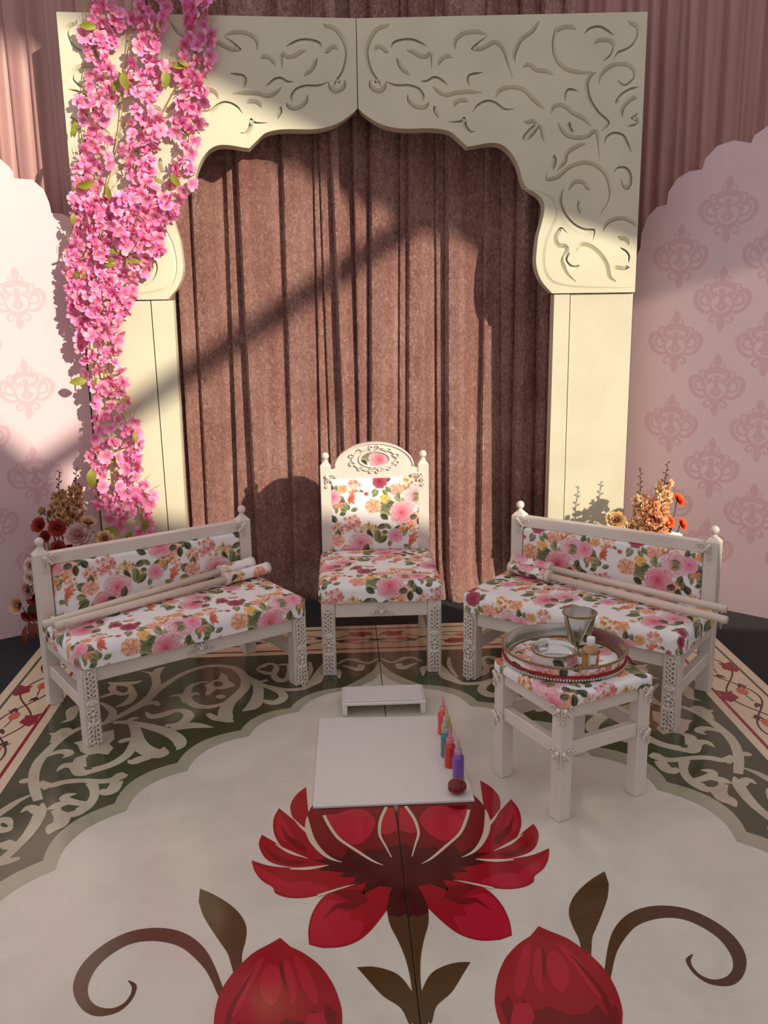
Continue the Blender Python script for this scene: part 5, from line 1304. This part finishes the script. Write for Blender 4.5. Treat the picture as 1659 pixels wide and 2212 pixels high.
# by the garland
PA = on_y(128, 1290, 4.12); PA.z = -.008
FA = thing('flower_arrangement', 'rust, mauve and beige artificial flowers standing behind the bench by the garland', 'flowers', PA, 0, 'flower arrangements')
vase(FA, .12, .06, .05)
YA_ = 4.10
spike(FA, PA, on_y(140, 1190, YA_), on_y(128, 1018, YA_), .30, .72, 22, srgb(172, 122, 84), srgb(196, 148, 106), 21, .74, .030)
spike(FA, PA, on_y(142, 1200, YA_ + .03), on_y(165, 1012, YA_ + .03), .32, .78, 26, srgb(172, 122, 84), srgb(190, 140, 100), 24, .80, .030)
spike(FA, PA, on_y(120, 1170, YA_), on_y(94, 1102, YA_), .9, .95, 2, srgb(172, 122, 84), srgb(150, 130, 80), 26, .5, .01)
for kd, k, x, y, dy, d, s in (('red', 0, 87, 1136, 0, (-.3, -.8, .5), 1.05), ('red', 1, 125, 1142, -.02, (.1, -.9, .4), 1.15), ('red', 0, 127, 1186, -.03, (0, -.9, .5), 1.05), ('red', 1, 100, 1160, 0, (-.2, -.8, .3), .8), ('mauve', 0, 170, 1158, -.04, (.05, -.75, .65), 1.1), ('beige', 0, 190, 1134, 0, (.3, -.3, .9), 1.0), ('beige', 1, 226, 1166, -.02, (.4, -.6, .5), .95), ('red', 0, 155, 1184, 0, (.2, -.8, .3), .7),
                              ('pale', 0, 66, 1222, -.02, (-.5, -.7, .3), 1.0), ('pale', 1, 66, 1248, -.04, (-.4, -.8, .1), .9), ('mauve', 0, 62, 1274, -.03, (-.5, -.7, .2), .75), ('beige', 0, 44, 1308, -.06, (-.4, -.8, .3), 1.15), ('red', 1, 72, 1292, -.03, (-.3, -.8, .1), .9), ('red', 0, 60, 1330, -.02, (-.3, -.9, -.2), .8), ('red', 1, 74, 1330, -.02, (.1, -.9, -.2), .7)):
    bloom(FA, PA, kd, k, x, y, YA_ + dy, d, s)
for x, y, a, me in ((62, 1340, .2, RL2), (56, 1350, -.1, RL2), (70, 1345, .5, RL2), (78, 1300, -.4, DL), (68, 1300, .6, DL), (95, 1190, -.6, DL), (110, 1195, .3, DL), (205, 1150, -1.2, DL), (150, 1195, 1.0, DL)):
    o = obj('leaf', me, FA); o.matrix_local = Matrix.Translation(on_y(x, y, YA_ - .01) - PA) @ Matrix.Rotation(PI / 2, 4, 'X') @ Matrix.Rotation(a, 4, 'Z') @ Matrix.Rotation(a * .8, 4, 'Y')
# by the bare pillar
PB = on_y(1415, 1290, 4.20); PB.z = -.008
FB = thing('flower_arrangement', 'orange and peach artificial flowers standing behind the bench with the tray stool', 'flowers', PB, 0, 'flower arrangements')
vase(FB, .16, .06, .055)
YB_ = 4.19
P1, P2 = srgb(218, 166, 122), srgb(238, 196, 152)
spike(FB, PB, on_y(1398, 1190, YB_), on_y(1384, 1010, YB_), .18, .66, 30, P1, P2, 31, .66, .036)
spike(FB, PB, on_y(1412, 1190, YB_ - .02), on_y(1443, 997, YB_ - .02), .16, .76, 40, P1, P2, 34, .74, .036)
spike(FB, PB, on_y(1405, 1190, YB_ - .04), on_y(1408, 1085, YB_ - .04), .18, .98, 34, srgb(216, 148, 110), srgb(234, 172, 132), 37, 1.1, .045)
spike(FB, PB, on_y(1420, 1190, YB_ - .04), on_y(1430, 1100, YB_ - .04), .18, .98, 24, srgb(216, 148, 110), srgb(236, 180, 140), 39, 1.1, .04)
for kd, k, x, y, dy, d, s in (('orange', 0, 1463, 1082, 0, (.5, -.6, .6), 1.0), ('orange', 1, 1443, 1128, -.03, (.3, -.8, .4), .85), ('orange', 0, 1470, 1134, -.02, (.6, -.6, .5), .95), ('beige', 1, 1331, 1126, 0, (-.2, -.7, .6), 1.05), ('beige', 1, 1362, 1140, -.02, (.0, -.8, .4), .75)):
    bloom(FB, PB, kd, k, x, y, YB_ + dy, d, s)
for x, y, a in ((1350, 1140, 1.2), (1452, 1140, -1.0), (1395, 1150, .2)):
    o = obj('leaf', DL, FB); o.matrix_local = Matrix.Translation(on_y(x, y, YB_ - .01) - PB) @ Matrix.Rotation(PI / 2, 4, 'X') @ Matrix.Rotation(a, 4, 'Z') @ Matrix.Rotation(a * .8, 4, 'Y')
m = MB()
for k in range(7): a = k * .9; petal_grid(m, a, .035, .014, .5, .3, (.7, .7, .7), (.8, .79, .78), .1)
o = m.build('white_petals', VASE, FB, fix=False); o.matrix_local = Matrix.Translation(on_y(1460, 1160, YB_ - .03) - PB) @ aim((.2, -.6, .8))
